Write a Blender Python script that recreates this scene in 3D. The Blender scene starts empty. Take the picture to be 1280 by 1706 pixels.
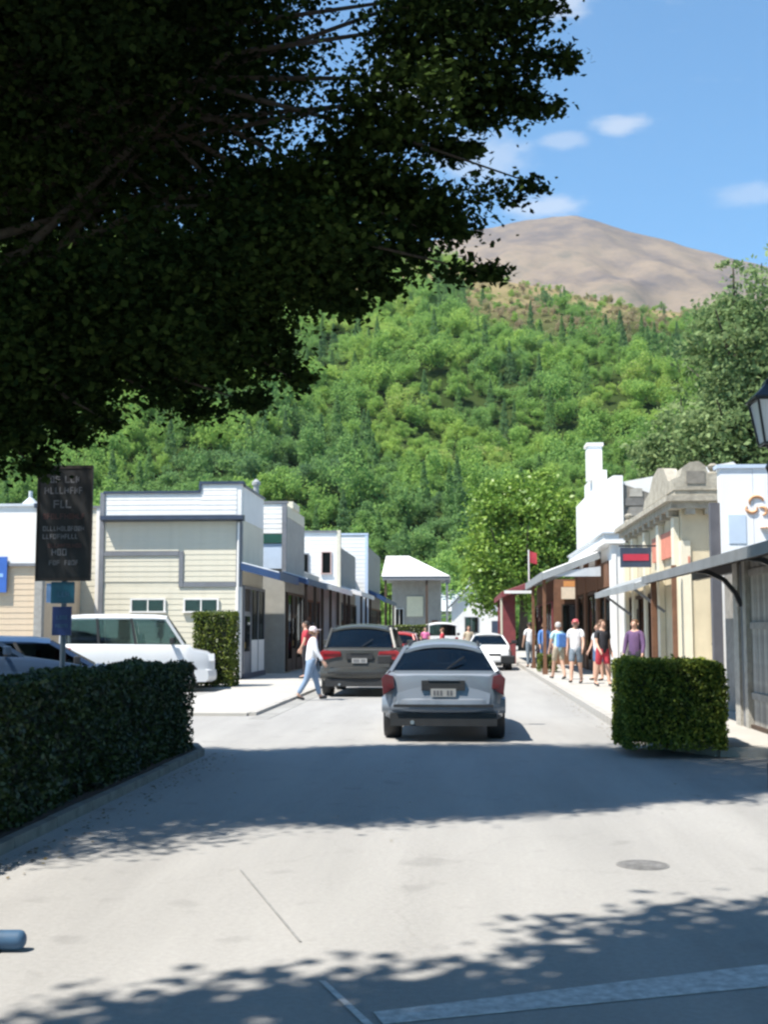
import bpy, bmesh, math, random
import numpy as np
from mathutils import Vector, Matrix, Euler

R = math.radians
scene = bpy.context.scene
col = scene.collection

# ------------------------------------------------------------------ camera
cam_d = bpy.data.cameras.new('camera')
cam = bpy.data.objects.new('camera', cam_d)
col.objects.link(cam)
cam.location = (0, 0, 1.6)
cam.rotation_euler = (R(90 + 5.57), 0, R(3.70))
cam_d.sensor_fit = 'VERTICAL'
cam_d.sensor_height = 36
cam_d.lens = 42.2
cam_d.clip_end = 12000
scene.camera = cam

# ------------------------------------------------------------------ sun, sky, exposure
SUN_TRAVEL = Vector((0.45, 0.35, -1.0)).normalized()
sun_d = bpy.data.lights.new('sun', 'SUN')
sun_d.energy = 5.0
sun_d.angle = R(0.55)
sun_d.color = (1.0, 0.94, 0.84)
sun = bpy.data.objects.new('sun', sun_d)
sun.rotation_euler = SUN_TRAVEL.to_track_quat('-Z', 'Y').to_euler()
sun.location = (-20, -15, 45)
col.objects.link(sun)
to_sun = -SUN_TRAVEL
SUN_EL = math.asin(to_sun.z)
SUN_AZ = math.atan2(to_sun.x, to_sun.y)

world = bpy.data.worlds.new('World')
scene.world = world
world.use_nodes = True
wn = world.node_tree
wn.nodes.clear()
def wnode(t, **k):
    n = wn.nodes.new(t)
    for a, b in k.items():
        setattr(n, a, b)
    return n
wl = wn.links.new
w_out = wnode('ShaderNodeOutputWorld')
sky = wnode('ShaderNodeTexSky', sky_type='NISHITA', sun_disc=False, sun_elevation=SUN_EL,
            sun_rotation=SUN_AZ, altitude=400, air_density=1.0, dust_density=0.1, ozone_density=2.2)
bg_sky = wnode('ShaderNodeBackground')
bg_sky.inputs['Strength'].default_value = 0.085
tintw = wnode('ShaderNodeMix', data_type='RGBA', blend_type='MULTIPLY'); tintw.inputs[0].default_value = 1.0
tintw.inputs[7].default_value = (.50, 1.07, 1.27, 1)     # a slightly deeper blue than the model's
wl(sky.outputs[0], tintw.inputs[6]); wl(tintw.outputs[2], bg_sky.inputs['Color'])
bg_cl = wnode('ShaderNodeBackground')
bg_cl.inputs['Color'].default_value = (1.0, 0.99, 0.98, 1)
bg_cl.inputs['Strength'].default_value = 0.52
mixw = wnode('ShaderNodeMixShader')
wl(bg_sky.outputs[0], mixw.inputs[1]); wl(bg_cl.outputs[0], mixw.inputs[2])
wl(mixw.outputs[0], w_out.inputs['Surface'])
tc = wnode('ShaderNodeTexCoord')
# thin clouds: a stretched noise over the whole dome ...
mp = wnode('ShaderNodeMapping'); mp.inputs['Scale'].default_value = (1, 1, 2.6)
wl(tc.outputs['Generated'], mp.inputs['Vector'])
nz = wnode('ShaderNodeTexNoise'); nz.inputs['Scale'].default_value = 4.2
nz.inputs['Detail'].default_value = 7; nz.inputs['Roughness'].default_value = 0.62
wl(mp.outputs[0], nz.inputs['Vector'])
rmp = wnode('ShaderNodeMapRange'); rmp.inputs[1].default_value = 0.62; rmp.inputs[2].default_value = 0.86
rmp.inputs[3].default_value = 0.0; rmp.inputs[4].default_value = 0.45
wl(nz.outputs['Fac'], rmp.inputs[0])
# ... and a few small fair-weather puffs
nz2 = wnode('ShaderNodeTexNoise'); nz2.inputs['Scale'].default_value = 34
nz2.inputs['Detail'].default_value = 6; nz2.inputs['Roughness'].default_value = 0.6
wl(mp.outputs[0], nz2.inputs['Vector'])
acc = rmp.outputs[0]
def puff(px, py, rad, sx, sz, gain):
    global acc
    v = Vector(((px - 640) / 2000, (853 - py) / 2000, -1)).normalized()
    v = cam.rotation_euler.to_matrix() @ v
    sub = wnode('ShaderNodeVectorMath', operation='SUBTRACT'); sub.inputs[1].default_value = v
    wl(tc.outputs['Generated'], sub.inputs[0])
    mul = wnode('ShaderNodeVectorMath', operation='MULTIPLY'); mul.inputs[1].default_value = (1 / sx, 1 / sx, 1 / sz)
    wl(sub.outputs[0], mul.inputs[0])
    ln = wnode('ShaderNodeVectorMath', operation='LENGTH'); wl(mul.outputs[0], ln.inputs[0])
    ad = wnode('ShaderNodeMath', operation='MULTIPLY_ADD')
    wl(nz2.outputs['Fac'], ad.inputs[0]); ad.inputs[1].default_value = -1.5 * rad
    wl(ln.outputs['Value'], ad.inputs[2])
    mr = wnode('ShaderNodeMapRange'); mr.interpolation_type = 'SMOOTHSTEP'
    mr.inputs[1].default_value = -0.45 * rad; mr.inputs[2].default_value = 0.40 * rad
    mr.inputs[3].default_value = gain; mr.inputs[4].default_value = 0
    wl(ad.outputs[0], mr.inputs[0])
    mx = wnode('ShaderNodeMath', operation='MAXIMUM')
    wl(acc, mx.inputs[0]); wl(mr.outputs[0], mx.inputs[1])
    acc = mx.outputs[0]
for a in ((1035, 207, .017, 1.5, .5, .45), (945, 235, .016, 1.5, .5, .28), (800, 265, .034, 1.4, .6, .32),
          (910, 345, .018, 1.9, .55, .45), (935, 0, .028, 1.0, .6, .45), (1250, 325, .020, 1.8, .5, .25),
          (700, 150, .04, 1.2, .8, .45), (1500, 120, .035, 1.5, .7, .45), (-300, 300, .04, 1.4, .8, .5)):
    puff(*a)
wl(acc, mixw.inputs['Fac'])

vs = scene.view_settings
vs.view_transform = 'Standard'
vs.look = 'None'
vs.gamma = 1.0
vs.use_curve_mapping = False
vs.exposure = 1.05
scene.cycles.use_denoising = True
scene.cycles.max_bounces = 8
scene.cycles.transparent_max_bounces = 16
scene.cycles.sample_clamp_indirect = 6
scene.cycles.filter_width = 2.5

# ------------------------------------------------------------------ materials
MATS = {}
def nodes_of(name):
    m = bpy.data.materials.new(name); m.use_nodes = True
    nt = m.node_tree; nt.nodes.clear()
    out = nt.nodes.new('ShaderNodeOutputMaterial')
    return m, nt, out
def M(name, c=(.5, .5, .5), rough=.7, metal=0., var=.12, scale=3., bump=0., bscale=40., coat=0., c2=None, detail=5, dirt=0.):
    if name in MATS: return MATS[name]
    m, nt, out = nodes_of(name)
    b = nt.nodes.new('ShaderNodeBsdfPrincipled'); nt.links.new(b.outputs[0], out.inputs['Surface'])
    t = nt.nodes.new('ShaderNodeTexCoord')
    n = nt.nodes.new('ShaderNodeTexNoise'); n.inputs['Scale'].default_value = scale
    n.inputs['Detail'].default_value = detail; n.inputs['Roughness'].default_value = .65
    nt.links.new(t.outputs['Object'], n.inputs['Vector'])
    r = nt.nodes.new('ShaderNodeValToRGB')
    lo = [max(0, x * (1 - var)) for x in c]; hi = list(c2) if c2 else [min(1, x * (1 + var)) for x in c]
    r.color_ramp.elements[0].position = .3; r.color_ramp.elements[1].position = .7
    r.color_ramp.elements[0].color = (*lo, 1); r.color_ramp.elements[1].color = (*hi, 1)
    nt.links.new(n.outputs['Fac'], r.inputs['Fac'])
    src = r.outputs['Color']
    if dirt:
        n3 = nt.nodes.new('ShaderNodeTexNoise'); n3.inputs['Scale'].default_value = .9; n3.inputs['Detail'].default_value = 8
        mp3 = nt.nodes.new('ShaderNodeMapping'); mp3.inputs['Scale'].default_value = (3, 3, .5)
        nt.links.new(t.outputs['Object'], mp3.inputs[0]); nt.links.new(mp3.outputs[0], n3.inputs['Vector'])
        mr = nt.nodes.new('ShaderNodeMapRange'); mr.inputs[1].default_value = .5; mr.inputs[2].default_value = .75; mr.inputs[4].default_value = dirt
        nt.links.new(n3.outputs['Fac'], mr.inputs[0])
        mx = nt.nodes.new('ShaderNodeMix'); mx.data_type = 'RGBA'
        nt.links.new(mr.outputs[0], mx.inputs[0]); nt.links.new(src, mx.inputs[6])
        mx.inputs[7].default_value = (c[0] * .45, c[1] * .42, c[2] * .36, 1)
        src = mx.outputs[2]
    nt.links.new(src, b.inputs['Base Color'])
    b.inputs['Roughness'].default_value = rough
    b.inputs['Metallic'].default_value = metal
    b.inputs['Coat Weight'].default_value = coat
    b.inputs['Coat Roughness'].default_value = .05
    if bump:
        n2 = nt.nodes.new('ShaderNodeTexNoise'); n2.inputs['Scale'].default_value = bscale; n2.inputs['Detail'].default_value = 4
        nt.links.new(t.outputs['Object'], n2.inputs['Vector'])
        bp = nt.nodes.new('ShaderNodeBump'); bp.inputs['Strength'].default_value = bump; bp.inputs['Distance'].default_value = .02
        nt.links.new(n2.outputs['Fac'], bp.inputs['Height']); nt.links.new(bp.outputs[0], b.inputs['Normal'])
    MATS[name] = m
    return m

def glass(name, tint, refl=.12):
    if name in MATS: return MATS[name]
    m, nt, out = nodes_of(name)
    tr = nt.nodes.new('ShaderNodeBsdfTransparent'); tr.inputs['Color'].default_value = (*tint, 1)
    gl = nt.nodes.new('ShaderNodeBsdfGlossy'); gl.inputs['Roughness'].default_value = .03
    lw = nt.nodes.new('ShaderNodeLayerWeight'); lw.inputs['Blend'].default_value = .25
    mr = nt.nodes.new('ShaderNodeMapRange'); mr.inputs[3].default_value = refl * .6; mr.inputs[4].default_value = min(1, refl * 4)
    nz_ = nt.nodes.new('ShaderNodeTexNoise'); nz_.inputs['Scale'].default_value = 1.5
    mu = nt.nodes.new('ShaderNodeMath'); mu.operation = 'MULTIPLY_ADD'; mu.inputs[1].default_value = .04
    nt.links.new(lw.outputs['Fresnel'], mr.inputs[0])
    nt.links.new(nz_.outputs['Fac'], mu.inputs[0]); nt.links.new(mr.outputs[0], mu.inputs[2])
    mx = nt.nodes.new('ShaderNodeMixShader')
    nt.links.new(mu.outputs[0], mx.inputs[0]); nt.links.new(tr.outputs[0], mx.inputs[1]); nt.links.new(gl.outputs[0], mx.inputs[2])
    nt.links.new(mx.outputs[0], out.inputs['Surface'])
    MATS[name] = m
    return m

def leaf_mat(name, cols, trans=.35, nscale=.35, gloss=.05, attr='rnd'):
    """cols: list of (pos, rgb); driven by a per-leaf random value and a soft clump noise"""
    if name in MATS: return MATS[name]
    m, nt, out = nodes_of(name)
    at = nt.nodes.new('ShaderNodeAttribute'); at.attribute_name = attr
    t = nt.nodes.new('ShaderNodeTexCoord')
    n = nt.nodes.new('ShaderNodeTexNoise'); n.inputs['Scale'].default_value = nscale; n.inputs['Detail'].default_value = 3
    nt.links.new(t.outputs['Object'], n.inputs['Vector'])
    ad = nt.nodes.new('ShaderNodeMath'); ad.operation = 'MULTIPLY_ADD'; ad.inputs[1].default_value = .6
    ad2 = nt.nodes.new('ShaderNodeMath'); ad2.operation = 'MULTIPLY'; ad2.inputs[1].default_value = .6
    nt.links.new(at.outputs['Fac'], ad2.inputs[0])
    nt.links.new(n.outputs['Fac'], ad.inputs[0]); nt.links.new(ad2.outputs[0], ad.inputs[2])
    r = nt.nodes.new('ShaderNodeValToRGB')
    el = r.color_ramp.elements
    while len(el) < len(cols): el.new(.5)
    for e, (p, c) in zip(el, cols): e.position = p; e.color = (*c, 1)
    nt.links.new(ad.outputs[0], r.inputs['Fac'])
    d = nt.nodes.new('ShaderNodeBsdfDiffuse'); tl = nt.nodes.new('ShaderNodeBsdfTranslucent')
    g = nt.nodes.new('ShaderNodeBsdfGlossy'); g.inputs['Roughness'].default_value = .45
    nt.links.new(r.outputs[0], d.inputs[0]); nt.links.new(r.outputs[0], tl.inputs[0])
    m1 = nt.nodes.new('ShaderNodeMixShader'); m1.inputs[0].default_value = trans
    nt.links.new(d.outputs[0], m1.inputs[1]); nt.links.new(tl.outputs[0], m1.inputs[2])
    m2 = nt.nodes.new('ShaderNodeMixShader'); m2.inputs[0].default_value = gloss
    nt.links.new(m1.outputs[0], m2.inputs[1]); nt.links.new(g.outputs[0], m2.inputs[2])
    nt.links.new(m2.outputs[0], out.inputs['Surface'])
    MATS[name] = m
    return m

# ------------------------------------------------------------------ mesh helpers
def tag(o, label=None, cat=None, group=None, kind=None):
    if label: o['label'] = label
    if cat: o['category'] = cat
    if group: o['group'] = group
    if kind: o['kind'] = kind
    return o
def thing(name, label, cat, loc=(0, 0, 0), rz=0., group=None):
    o = bpy.data.objects.new(name, None); col.objects.link(o)
    o.empty_display_size = .3
    o.location = loc; o.rotation_euler = (0, 0, rz)
    return tag(o, label, cat, group)

class MB:
    """collects shapes; build() links them as one mesh object.
    with a parent, coordinates are the parent's own; world=True takes world coordinates"""
    def __init__(s): s.v = []; s.f = []
    def add(s, vs_, fs_):
        o = len(s.v); s.v += [tuple(p) for p in vs_]; s.f += [tuple(i + o for i in q) for q in fs_]; return s
    def box(s, x0, x1, y0, y1, z0, z1):
        return s.add([(x0, y0, z0), (x1, y0, z0), (x1, y1, z0), (x0, y1, z0), (x0, y0, z1), (x1, y0, z1), (x1, y1, z1), (x0, y1, z1)],
                     [(0, 3, 2, 1), (4, 5, 6, 7), (0, 1, 5, 4), (1, 2, 6, 5), (2, 3, 7, 6), (3, 0, 4, 7)])
    def prism(s, pts, axis, a, b):
        """extrude an outline; axis 'y': pts are (x,z); 'x': (y,z); 'z': (x,y)"""
        n = len(pts)
        def mk(p, t):
            return {'y': (p[0], t, p[1]), 'x': (t, p[0], p[1]), 'z': (p[0], p[1], t)}[axis]
        return s.add([mk(p, a) for p in pts] + [mk(p, b) for p in pts],
                     [tuple(range(n)), tuple(range(2 * n - 1, n - 1, -1))] + [(i, i + n, (i + 1) % n + n, (i + 1) % n) for i in range(n)])
    def bar(s, p, q, w, h=None, up=(0, 0, 1)):
        p, q = Vector(p), Vector(q); h = h or w
        d = (q - p).normalized(); u = Vector(up)
        if abs(d.dot(u)) > .95: u = Vector((0, 1, 0))
        r = d.cross(u).normalized() * w / 2; u = r.cross(d).normalized() * h / 2
        P = [p - r - u, p + r - u, p + r + u, p - r + u, q - r - u, q + r - u, q + r + u, q - r + u]
        return s.add(P, [(0, 1, 2, 3), (7, 6, 5, 4), (0, 4, 5, 1), (1, 5, 6, 2), (2, 6, 7, 3), (3, 7, 4, 0)])
    def tube(s, pts, rad, n=8, cap=True):
        pts = [Vector(p) for p in pts]; k = len(pts); V = []; F = []
        ref = Vector((.31, .17, 1)).normalized()
        for i, p in enumerate(pts):
            d = (pts[min(i + 1, k - 1)] - pts[max(i - 1, 0)]).normalized()
            a = d.cross(ref)
            if a.length < .05: a = d.cross(Vector((1, 0, 0)))
            a.normalize(); b = d.cross(a)
            r = rad[i] if hasattr(rad, '__len__') else rad
            V += [p + (a * math.cos(t) + b * math.sin(t)) * r for t in [2 * math.pi * j / n for j in range(n)]]
        for i in range(k - 1):
            F += [(i * n + j, i * n + (j + 1) % n, (i + 1) * n + (j + 1) % n, (i + 1) * n + j) for j in range(n)]
        if cap: F += [tuple(range(n))[::-1], tuple(range((k - 1) * n, k * n))]
        return s.add(V, F)
    def lathe(s, prof, n=12, c=(0, 0, 0), ang=0.):
        V = []; F = []; k = len(prof)
        for r, z in prof:
            V += [(c[0] + r * math.cos(2 * math.pi * j / n + ang), c[1] + r * math.sin(2 * math.pi * j / n + ang), c[2] + z) for j in range(n)]
        for i in range(k - 1):
            F += [(i * n + j, i * n + (j + 1) % n, (i + 1) * n + (j + 1) % n, (i + 1) * n + j) for j in range(n)]
        F += [tuple(range(n))[::-1], tuple(range((k - 1) * n, k * n))]
        return s.add(V, F)
    def wheel(s, c, r, w, n=24):
        """cylinder along x, slightly rounded"""
        prof = [(r * .55, -w / 2), (r * .93, -w / 2), (r, -w * .32), (r, w * .32), (r * .93, w / 2), (r * .55, w / 2)]
        V = []; F = []
        for rr, x in prof:
            V += [(c[0] + x, c[1] + rr * math.cos(2 * math.pi * j / n), c[2] + rr * math.sin(2 * math.pi * j / n)) for j in range(n)]
        for i in range(len(prof) - 1):
            F += [(i * n + j, i * n + (j + 1) % n, (i + 1) * n + (j + 1) % n, (i + 1) * n + j) for j in range(n)]
        F += [tuple(range(n)), tuple(range((len(prof) - 1) * n, len(prof) * n))[::-1]]
        return s.add(V, F)
    def panel(s, q, t, nrm, nu=1, nv=1, bulge=0.):
        """thin curved panel on 4 corners (a,b,c,d), thickness t along nrm"""
        a, b, c, d = [Vector(p) for p in q]; nrm = Vector(nrm).normalized()
        V = []; F = []
        for side in (0, 1):
            for j in range(nv + 1):
                for i in range(nu + 1):
                    u, w = i / nu, j / nv
                    p = a.lerp(b, u).lerp(d.lerp(c, u), w)
                    V.append(p + nrm * (bulge * (1 - (2 * u - 1) ** 2) * (1 - .0 * (2 * w - 1) ** 2) + side * t))
        m = (nu + 1) * (nv + 1)
        for j in range(nv):
            for i in range(nu):
                k = j * (nu + 1) + i
                F.append((k, k + nu + 1, k + nu + 2, k + 1)); F.append((m + k, m + k + 1, m + k + nu + 2, m + k + nu + 1))
        edge = [i for i in range(nu + 1)] + [(j + 1) * (nu + 1) - 1 for j in range(1, nv + 1)] + [nv * (nu + 1) + i for i in range(nu - 1, -1, -1)] + [j * (nu + 1) for j in range(nv - 1, 0, -1)]
        for i in range(len(edge)):
            p, r_ = edge[i], edge[(i + 1) % len(edge)]
            F.append((p, r_, r_ + m, p + m))
        return s.add(V, F)
    def build(s, name, mat, parent=None, world=False, smooth=0, bevel=0., fix=True):
        me = bpy.data.meshes.new(name); me.from_pydata(s.v, [], s.f)
        if fix or bevel:
            bm = bmesh.new(); bm.from_mesh(me)
            bmesh.ops.recalc_face_normals(bm, faces=bm.faces)
            if bevel:
                bmesh.ops.bevel(bm, geom=[e for e in bm.edges if len(e.link_faces) == 2 and e.calc_face_angle(0) > .5], offset=bevel, segments=2, profile=.6, affect='EDGES', clamp_overlap=True)
            bm.to_mesh(me); bm.free()
        me.materials.append(mat)
        if smooth:
            me.polygons.foreach_set('use_smooth', [True] * len(me.polygons))
            me.set_sharp_from_angle(angle=R(smooth))
        return link(name, me, parent, world)
def link(name, me, parent=None, world=False):
    o = bpy.data.objects.new(name, me); col.objects.link(o)
    if parent:
        o.parent = parent
        if world: o.location = -(root_loc(parent))
    return o
def root_loc(p):
    l = Vector(p.location)
    while p.parent:
        p = p.parent; l += Vector(p.location)
    return l
def B(name, mat, parent, *a, world=True, bevel=0.):
    return MB().box(*a).build(name, mat, parent, world, bevel=bevel)
def np_mesh(name, V, quads, mat, rnd=None, smooth=False):
    me = bpy.data.meshes.new(name)
    nq = len(quads)
    me.vertices.add(len(V)); me.vertices.foreach_set('co', np.asarray(V, np.float32).ravel())
    me.loops.add(nq * 4); me.polygons.add(nq)
    me.loops.foreach_set('vertex_index', np.asarray(quads, np.int32).ravel())
    me.polygons.foreach_set('loop_start', np.arange(0, nq * 4, 4, dtype=np.int32))
    me.update(calc_edges=True)
    if smooth: me.polygons.foreach_set('use_smooth', np.ones(nq, bool))
    if rnd is not None:
        a = me.attributes.new('rnd', 'FLOAT', 'FACE'); a.data.foreach_set('value', np.asarray(rnd, np.float32))
    me.materials.append(mat)
    return me
def leaves(C, size, rng, aspect=.62, flat=0., jit=.35):
    """one pointed leaf (a quad) at every centre"""
    n = len(C)
    nrm = rng.normal(size=(n, 3)); nrm[:, 2] = np.abs(nrm[:, 2]) + flat
    nrm /= np.linalg.norm(nrm, axis=1, keepdims=True)
    t = rng.normal(size=(n, 3)); t -= (t * nrm).sum(1, keepdims=True) * nrm
    t /= np.linalg.norm(t, axis=1, keepdims=True) + 1e-9
    b = np.cross(nrm, t)
    s = size * (1 + jit * (rng.random((n, 1)) * 2 - 1))
    V = np.empty((n, 4, 3))
    V[:, 0] = C - t * s * .5; V[:, 1] = C + b * s * aspect * .5 + t * s * .05
    V[:, 2] = C + t * s * .5 - nrm * s * .12; V[:, 3] = C - b * s * aspect * .5 + t * s * .05
    return V.reshape(-1, 3), np.arange(n * 4).reshape(-1, 4)

# ------------------------------------------------------------------ common materials
asphalt = M('worn_chipseal', (.30, .29, .275), .9, var=.10, scale=.5, bump=.25, bscale=120, detail=9)
path_m = M('pale_footpath', (.40, .385, .355), .9, var=.09, scale=.8, bump=.2, bscale=90, detail=8)
kerb_m = M('kerb_concrete', (.36, .345, .32), .9, var=.2, scale=4, bump=.3)
white_p = M('white_paint', (.74, .73, .71), .6, var=.05, scale=2, bump=.05, dirt=.12)
cream_p = M('cream_boards', (.62, .585, .475), .6, var=.05, scale=2.5, bump=.06, dirt=.15)
bright_w = M('chalk_white_render', (.82, .815, .80), .75, var=.04, scale=1.5, bump=.15, bscale=25, dirt=.12)
navy = M('navy_trim', (.035, .05, .085), .45, var=.2)
greytrim = M('slate_grey_trim', (.17, .18, .20), .55, var=.12)
blue_fascia = M('blue_fascia', (.028, .062, .15), .45, var=.15)
iron_pale = M('pale_roof_iron', (.52, .56, .60), .45, metal=.0, var=.12, scale=1.2, dirt=.2)
iron_grey = M('grey_roof_iron', (.30, .32, .33), .5, var=.15, scale=1.2, dirt=.25)
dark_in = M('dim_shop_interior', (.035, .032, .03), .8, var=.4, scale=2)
shop_glass = glass('shop_glass', (.5, .55, .56), .07)
timber_d = M('dark_stained_timber', (.06, .035, .022), .7, var=.3, scale=8, bump=.2)
timber_b = M('brown_timber', (.16, .075, .04), .7, var=.25, scale=6, bump=.2)
redbrown = M('oxblood_paint', (.20, .045, .05), .6, var=.2, scale=3)
black_m = M('black_metal', (.018, .02, .026), .45, var=.2)
skin_m = M('skin', (.55, .33, .24), .55, var=.08, scale=8)
# ------------------------------------------------------------------ the ground, road, footpaths
def sheet(name, x0, x1, y0, y1, z, mat, nx=1, ny=1, disp=0.):
    mb = MB(); V = []; F = []
    for j in range(ny + 1):
        for i in range(nx + 1):
            V.append((x0 + (x1 - x0) * i / nx, y0 + (y1 - y0) * j / ny, z))
    for j in range(ny):
        for i in range(nx):
            k = j * (nx + 1) + i; F.append((k, k + 1, k + nx + 2, k + nx + 1))
    mb.add(V, F)
    return tag(mb.build(name, mat, fix=False), kind='structure')
dry = M('dry_grass_ground', (.20, .18, .09), .95, var=.35, scale=.05, c2=(.13, .17, .06), detail=8)
sheet('ground', -5000, 5000, -3000, 7000, -.06, dry)

def road_material():
    m, nt, out = nodes_of('street_surface')
    N = nt.nodes.new; L = nt.links.new
    b = N('ShaderNodeBsdfPrincipled'); L(b.outputs[0], out.inputs['Surface']); b.inputs['Roughness'].default_value = .9
    t = N('ShaderNodeTexCoord')
    def noise(s, d=6, sc=(1, 1, 1), r=.6):
        mp_ = N('ShaderNodeMapping'); mp_.inputs['Scale'].default_value = sc; L(t.outputs['Object'], mp_.inputs[0])
        n = N('ShaderNodeTexNoise'); n.inputs['Scale'].default_value = s; n.inputs['Detail'].default_value = d; n.inputs['Roughness'].default_value = r
        L(mp_.outputs[0], n.inputs['Vector']); return n.outputs['Fac']
    def ramp(src, stops):
        r = N('ShaderNodeValToRGB'); el = r.color_ramp.elements
        while len(el) < len(stops): el.new(.5)
        for e, (p, v) in zip(el, stops): e.position = p; e.color = (v, v, v, 1)
        L(src, r.inputs[0]); return r.outputs[0]
    base = N('ShaderNodeMix'); base.data_type = 'RGBA'
    L(noise(.35, 7, (1, .6, 1)), base.inputs[0])
    base.inputs[6].default_value = (.308, .302, .292, 1); base.inputs[7].default_value = (.385, .376, .36, 1)
    def mul(a, bsrc, fac=1.):
        k = N('ShaderNodeMix'); k.data_type = 'RGBA'; k.blend_type = 'MULTIPLY'; k.inputs[0].default_value = fac
        L(a, k.inputs[6]); L(bsrc, k.inputs[7]); return k.outputs[2]
    c = mul(base.outputs[2], ramp(noise(260, 2), [(.35, .72), (.65, 1.15)]), .8)      # chip aggregate
    c = mul(c, ramp(noise(28, 4), [(.3, .86), (.7, 1.05)]), .8)
    c = mul(c, ramp(noise(1.1, 5, (1, .12, 1)), [(.35, .84), (.6, 1.02)]), .9)         # tyre-polished streaks along the street
    v = N('ShaderNodeTexVoronoi'); v.feature = 'DISTANCE_TO_EDGE'; v.inputs['Scale'].default_value = .33
    dn = N('ShaderNodeTexNoise'); dn.inputs['Scale'].default_value = 1.6; dn.inputs['Detail'].default_value = 5
    L(t.outputs['Object'], dn.inputs['Vector'])
    mxv = N('ShaderNodeMix'); mxv.data_type = 'RGBA'; mxv.blend_type = 'ADD'; mxv.inputs[0].default_value = 1
    L(t.outputs['Object'], mxv.inputs[6]); L(dn.outputs['Color'], mxv.inputs[7]); L(mxv.outputs[2], v.inputs['Vector'])
    c = mul(c, ramp(v.outputs['Distance'], [(.0, .80), (.006, 1.)]), .4)               # fine cracks
    c = mul(c, ramp(noise(2.3, 3, (1, 1, 1), .4), [(.28, .80), (.36, 1.)]), .7)         # oil and wear spots
    L(c, b.inputs['Base Color'])
    bp = N('ShaderNodeBump'); bp.inputs['Strength'].default_value = .35; bp.inputs['Distance'].default_value = .01
    L(noise(180, 3), bp.inputs['Height']); L(bp.outputs[0], b.inputs['Normal'])
    return m
street_m = road_material()
sheet('road', -60, 60, -25, 150, 0, street_m, 24, 35)

# footpaths: raised slabs with a kerb of separate stones
def slab(name, outline, z0, z1, mat):
    return tag(MB().prism(outline, 'z', z0, z1).build(name, mat), kind='structure')
fp_r = slab('footpath_right', [(2.62, 17.0), (2.62, 150), (30, 150), (30, 15.75), (4.2, 15.4), (3.2, 15.7)], -.04, .11, path_m)
fp_l = slab('footpath_left', [(-3.98, 22.2), (-3.98, 150), (-40, 150), (-40, 36.0), (-9.4, 36.0), (-9.4, 31.5), (-6.1, 31.3), (-6.1, 22.2)], -.04, .055, path_m)
def kerb(parent, pts, w, h, length=1.0, mat=kerb_m):
    cache = {}
    for (a, b_) in zip(pts[:-1], pts[1:]):
        a, b_ = Vector((*a, 0)), Vector((*b_, 0)); d = b_ - a; n = max(1, round(d.length / length)); st = d.length / n
        key = round(st, 3)
        if key not in cache:
            mb = MB().prism([(-w / 2, -.05), (w / 2, -.05), (w / 2, h), (-w / 2 + .03, h), (-w / 2, h - .035)], 'y', -st / 2 + .006, st / 2 - .006)
            o = mb.build('kerbstone', mat, parent); cache[key] = o.data
            first = o
        else: first = None
        for i in range(n):
            o = first if (first and i == 0) else link('kerbstone', cache[key], parent)
            p = a + d * ((i + .5) / n)
            o.location = (p.x, p.y, random.uniform(-.004, .004)); o.rotation_euler = (0, 0, math.atan2(-d.x, d.y))
random.seed(4)
kerb(fp_r, [(2.53, 58), (2.53, 17.3)], .16, .13)
kerb(fp_r, [(2.60, 16.9), (3.25, 15.62), (4.25, 15.32), (9.5, 15.45)], .16, .13, .8)
kerb(fp_l, [(-3.9, 22.3), (-3.9, 62)], .16, .065)
# shallow concrete gutter along the left kerb
tag(MB().prism([(-3.82, 21.5), (-3.45, 21.5), (-3.45, 70), (-3.82, 70)], 'z', -.02, .005).build('gutter', M('gutter_concrete', (.27, .265, .25), .9, var=.22, scale=1.5, detail=9)), kind='structure')
# hedge bed on the left with its own edging
bed = slab('planting_bed', [(-3.42, 3.0), (-3.46, 15.4), (-3.7, 16.15), (-4.2, 16.4), (-5.1, 16.4), (-5.1, 3.0)], -.04, .06,
           M('bark_mulch', (.05, .035, .025), .95, var=.4, scale=20, bump=.6))
kerb(bed, [(-3.34, 3.2), (-3.34, 15.3), (-3.6, 16.1), (-4.2, 16.5), (-5.1, 16.5)], .12, .085, .9, M('shaded_kerb', (.17, .168, .15), .95, var=.3, scale=6, bump=.3))  # bed edging in a darker tone: the shade over it is put into the colour

# painted give-way bar, thin line, patch
paint = M('worn_road_paint', (.50, .50, .50), .8, var=.35, scale=16, c2=(.70, .70, .69), bump=.1, detail=12)
def strip(name, pts, z, mat):
    return tag(MB().prism(pts, 'z', z - .002, z).build(name, mat), kind='structure')
strip('road_marking', [(-.33, 5.04), (-.38, 5.19), (1.45, 6.03), (3.4, 6.92), (3.4, 6.52), (1.36, 5.67)], .006, paint)
strip('road_marking', [(-.66, 5.62), (-.63, 5.62), (-.31, 4.90), (-.35, 4.90)], .006, paint)
strip('patch_seam', [(-1.49, 8.11), (-1.475, 8.11), (-.83, 6.3), (-.845, 6.3)], .005, M('tar_seam', (.215, .213, .212), .9, var=.25, scale=15))
cover = thing('manhole_cover', 'small dark oval utility cover set in the sunlit road', 'cover', (1.22, 8.46, 0))
MB().lathe([(.18, 0), (.18, .004)], 24).build('rim', M('cast_iron', (.19, .187, .183), .8, var=.25, scale=12), cover)
MB().lathe([(.165, .002), (.165, .006), (.15, .007)], 24).build('lid', M('cast_iron_lid', (.15, .148, .146), .75, var=.4, scale=14, bump=.4, dirt=.4), cover)

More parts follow.
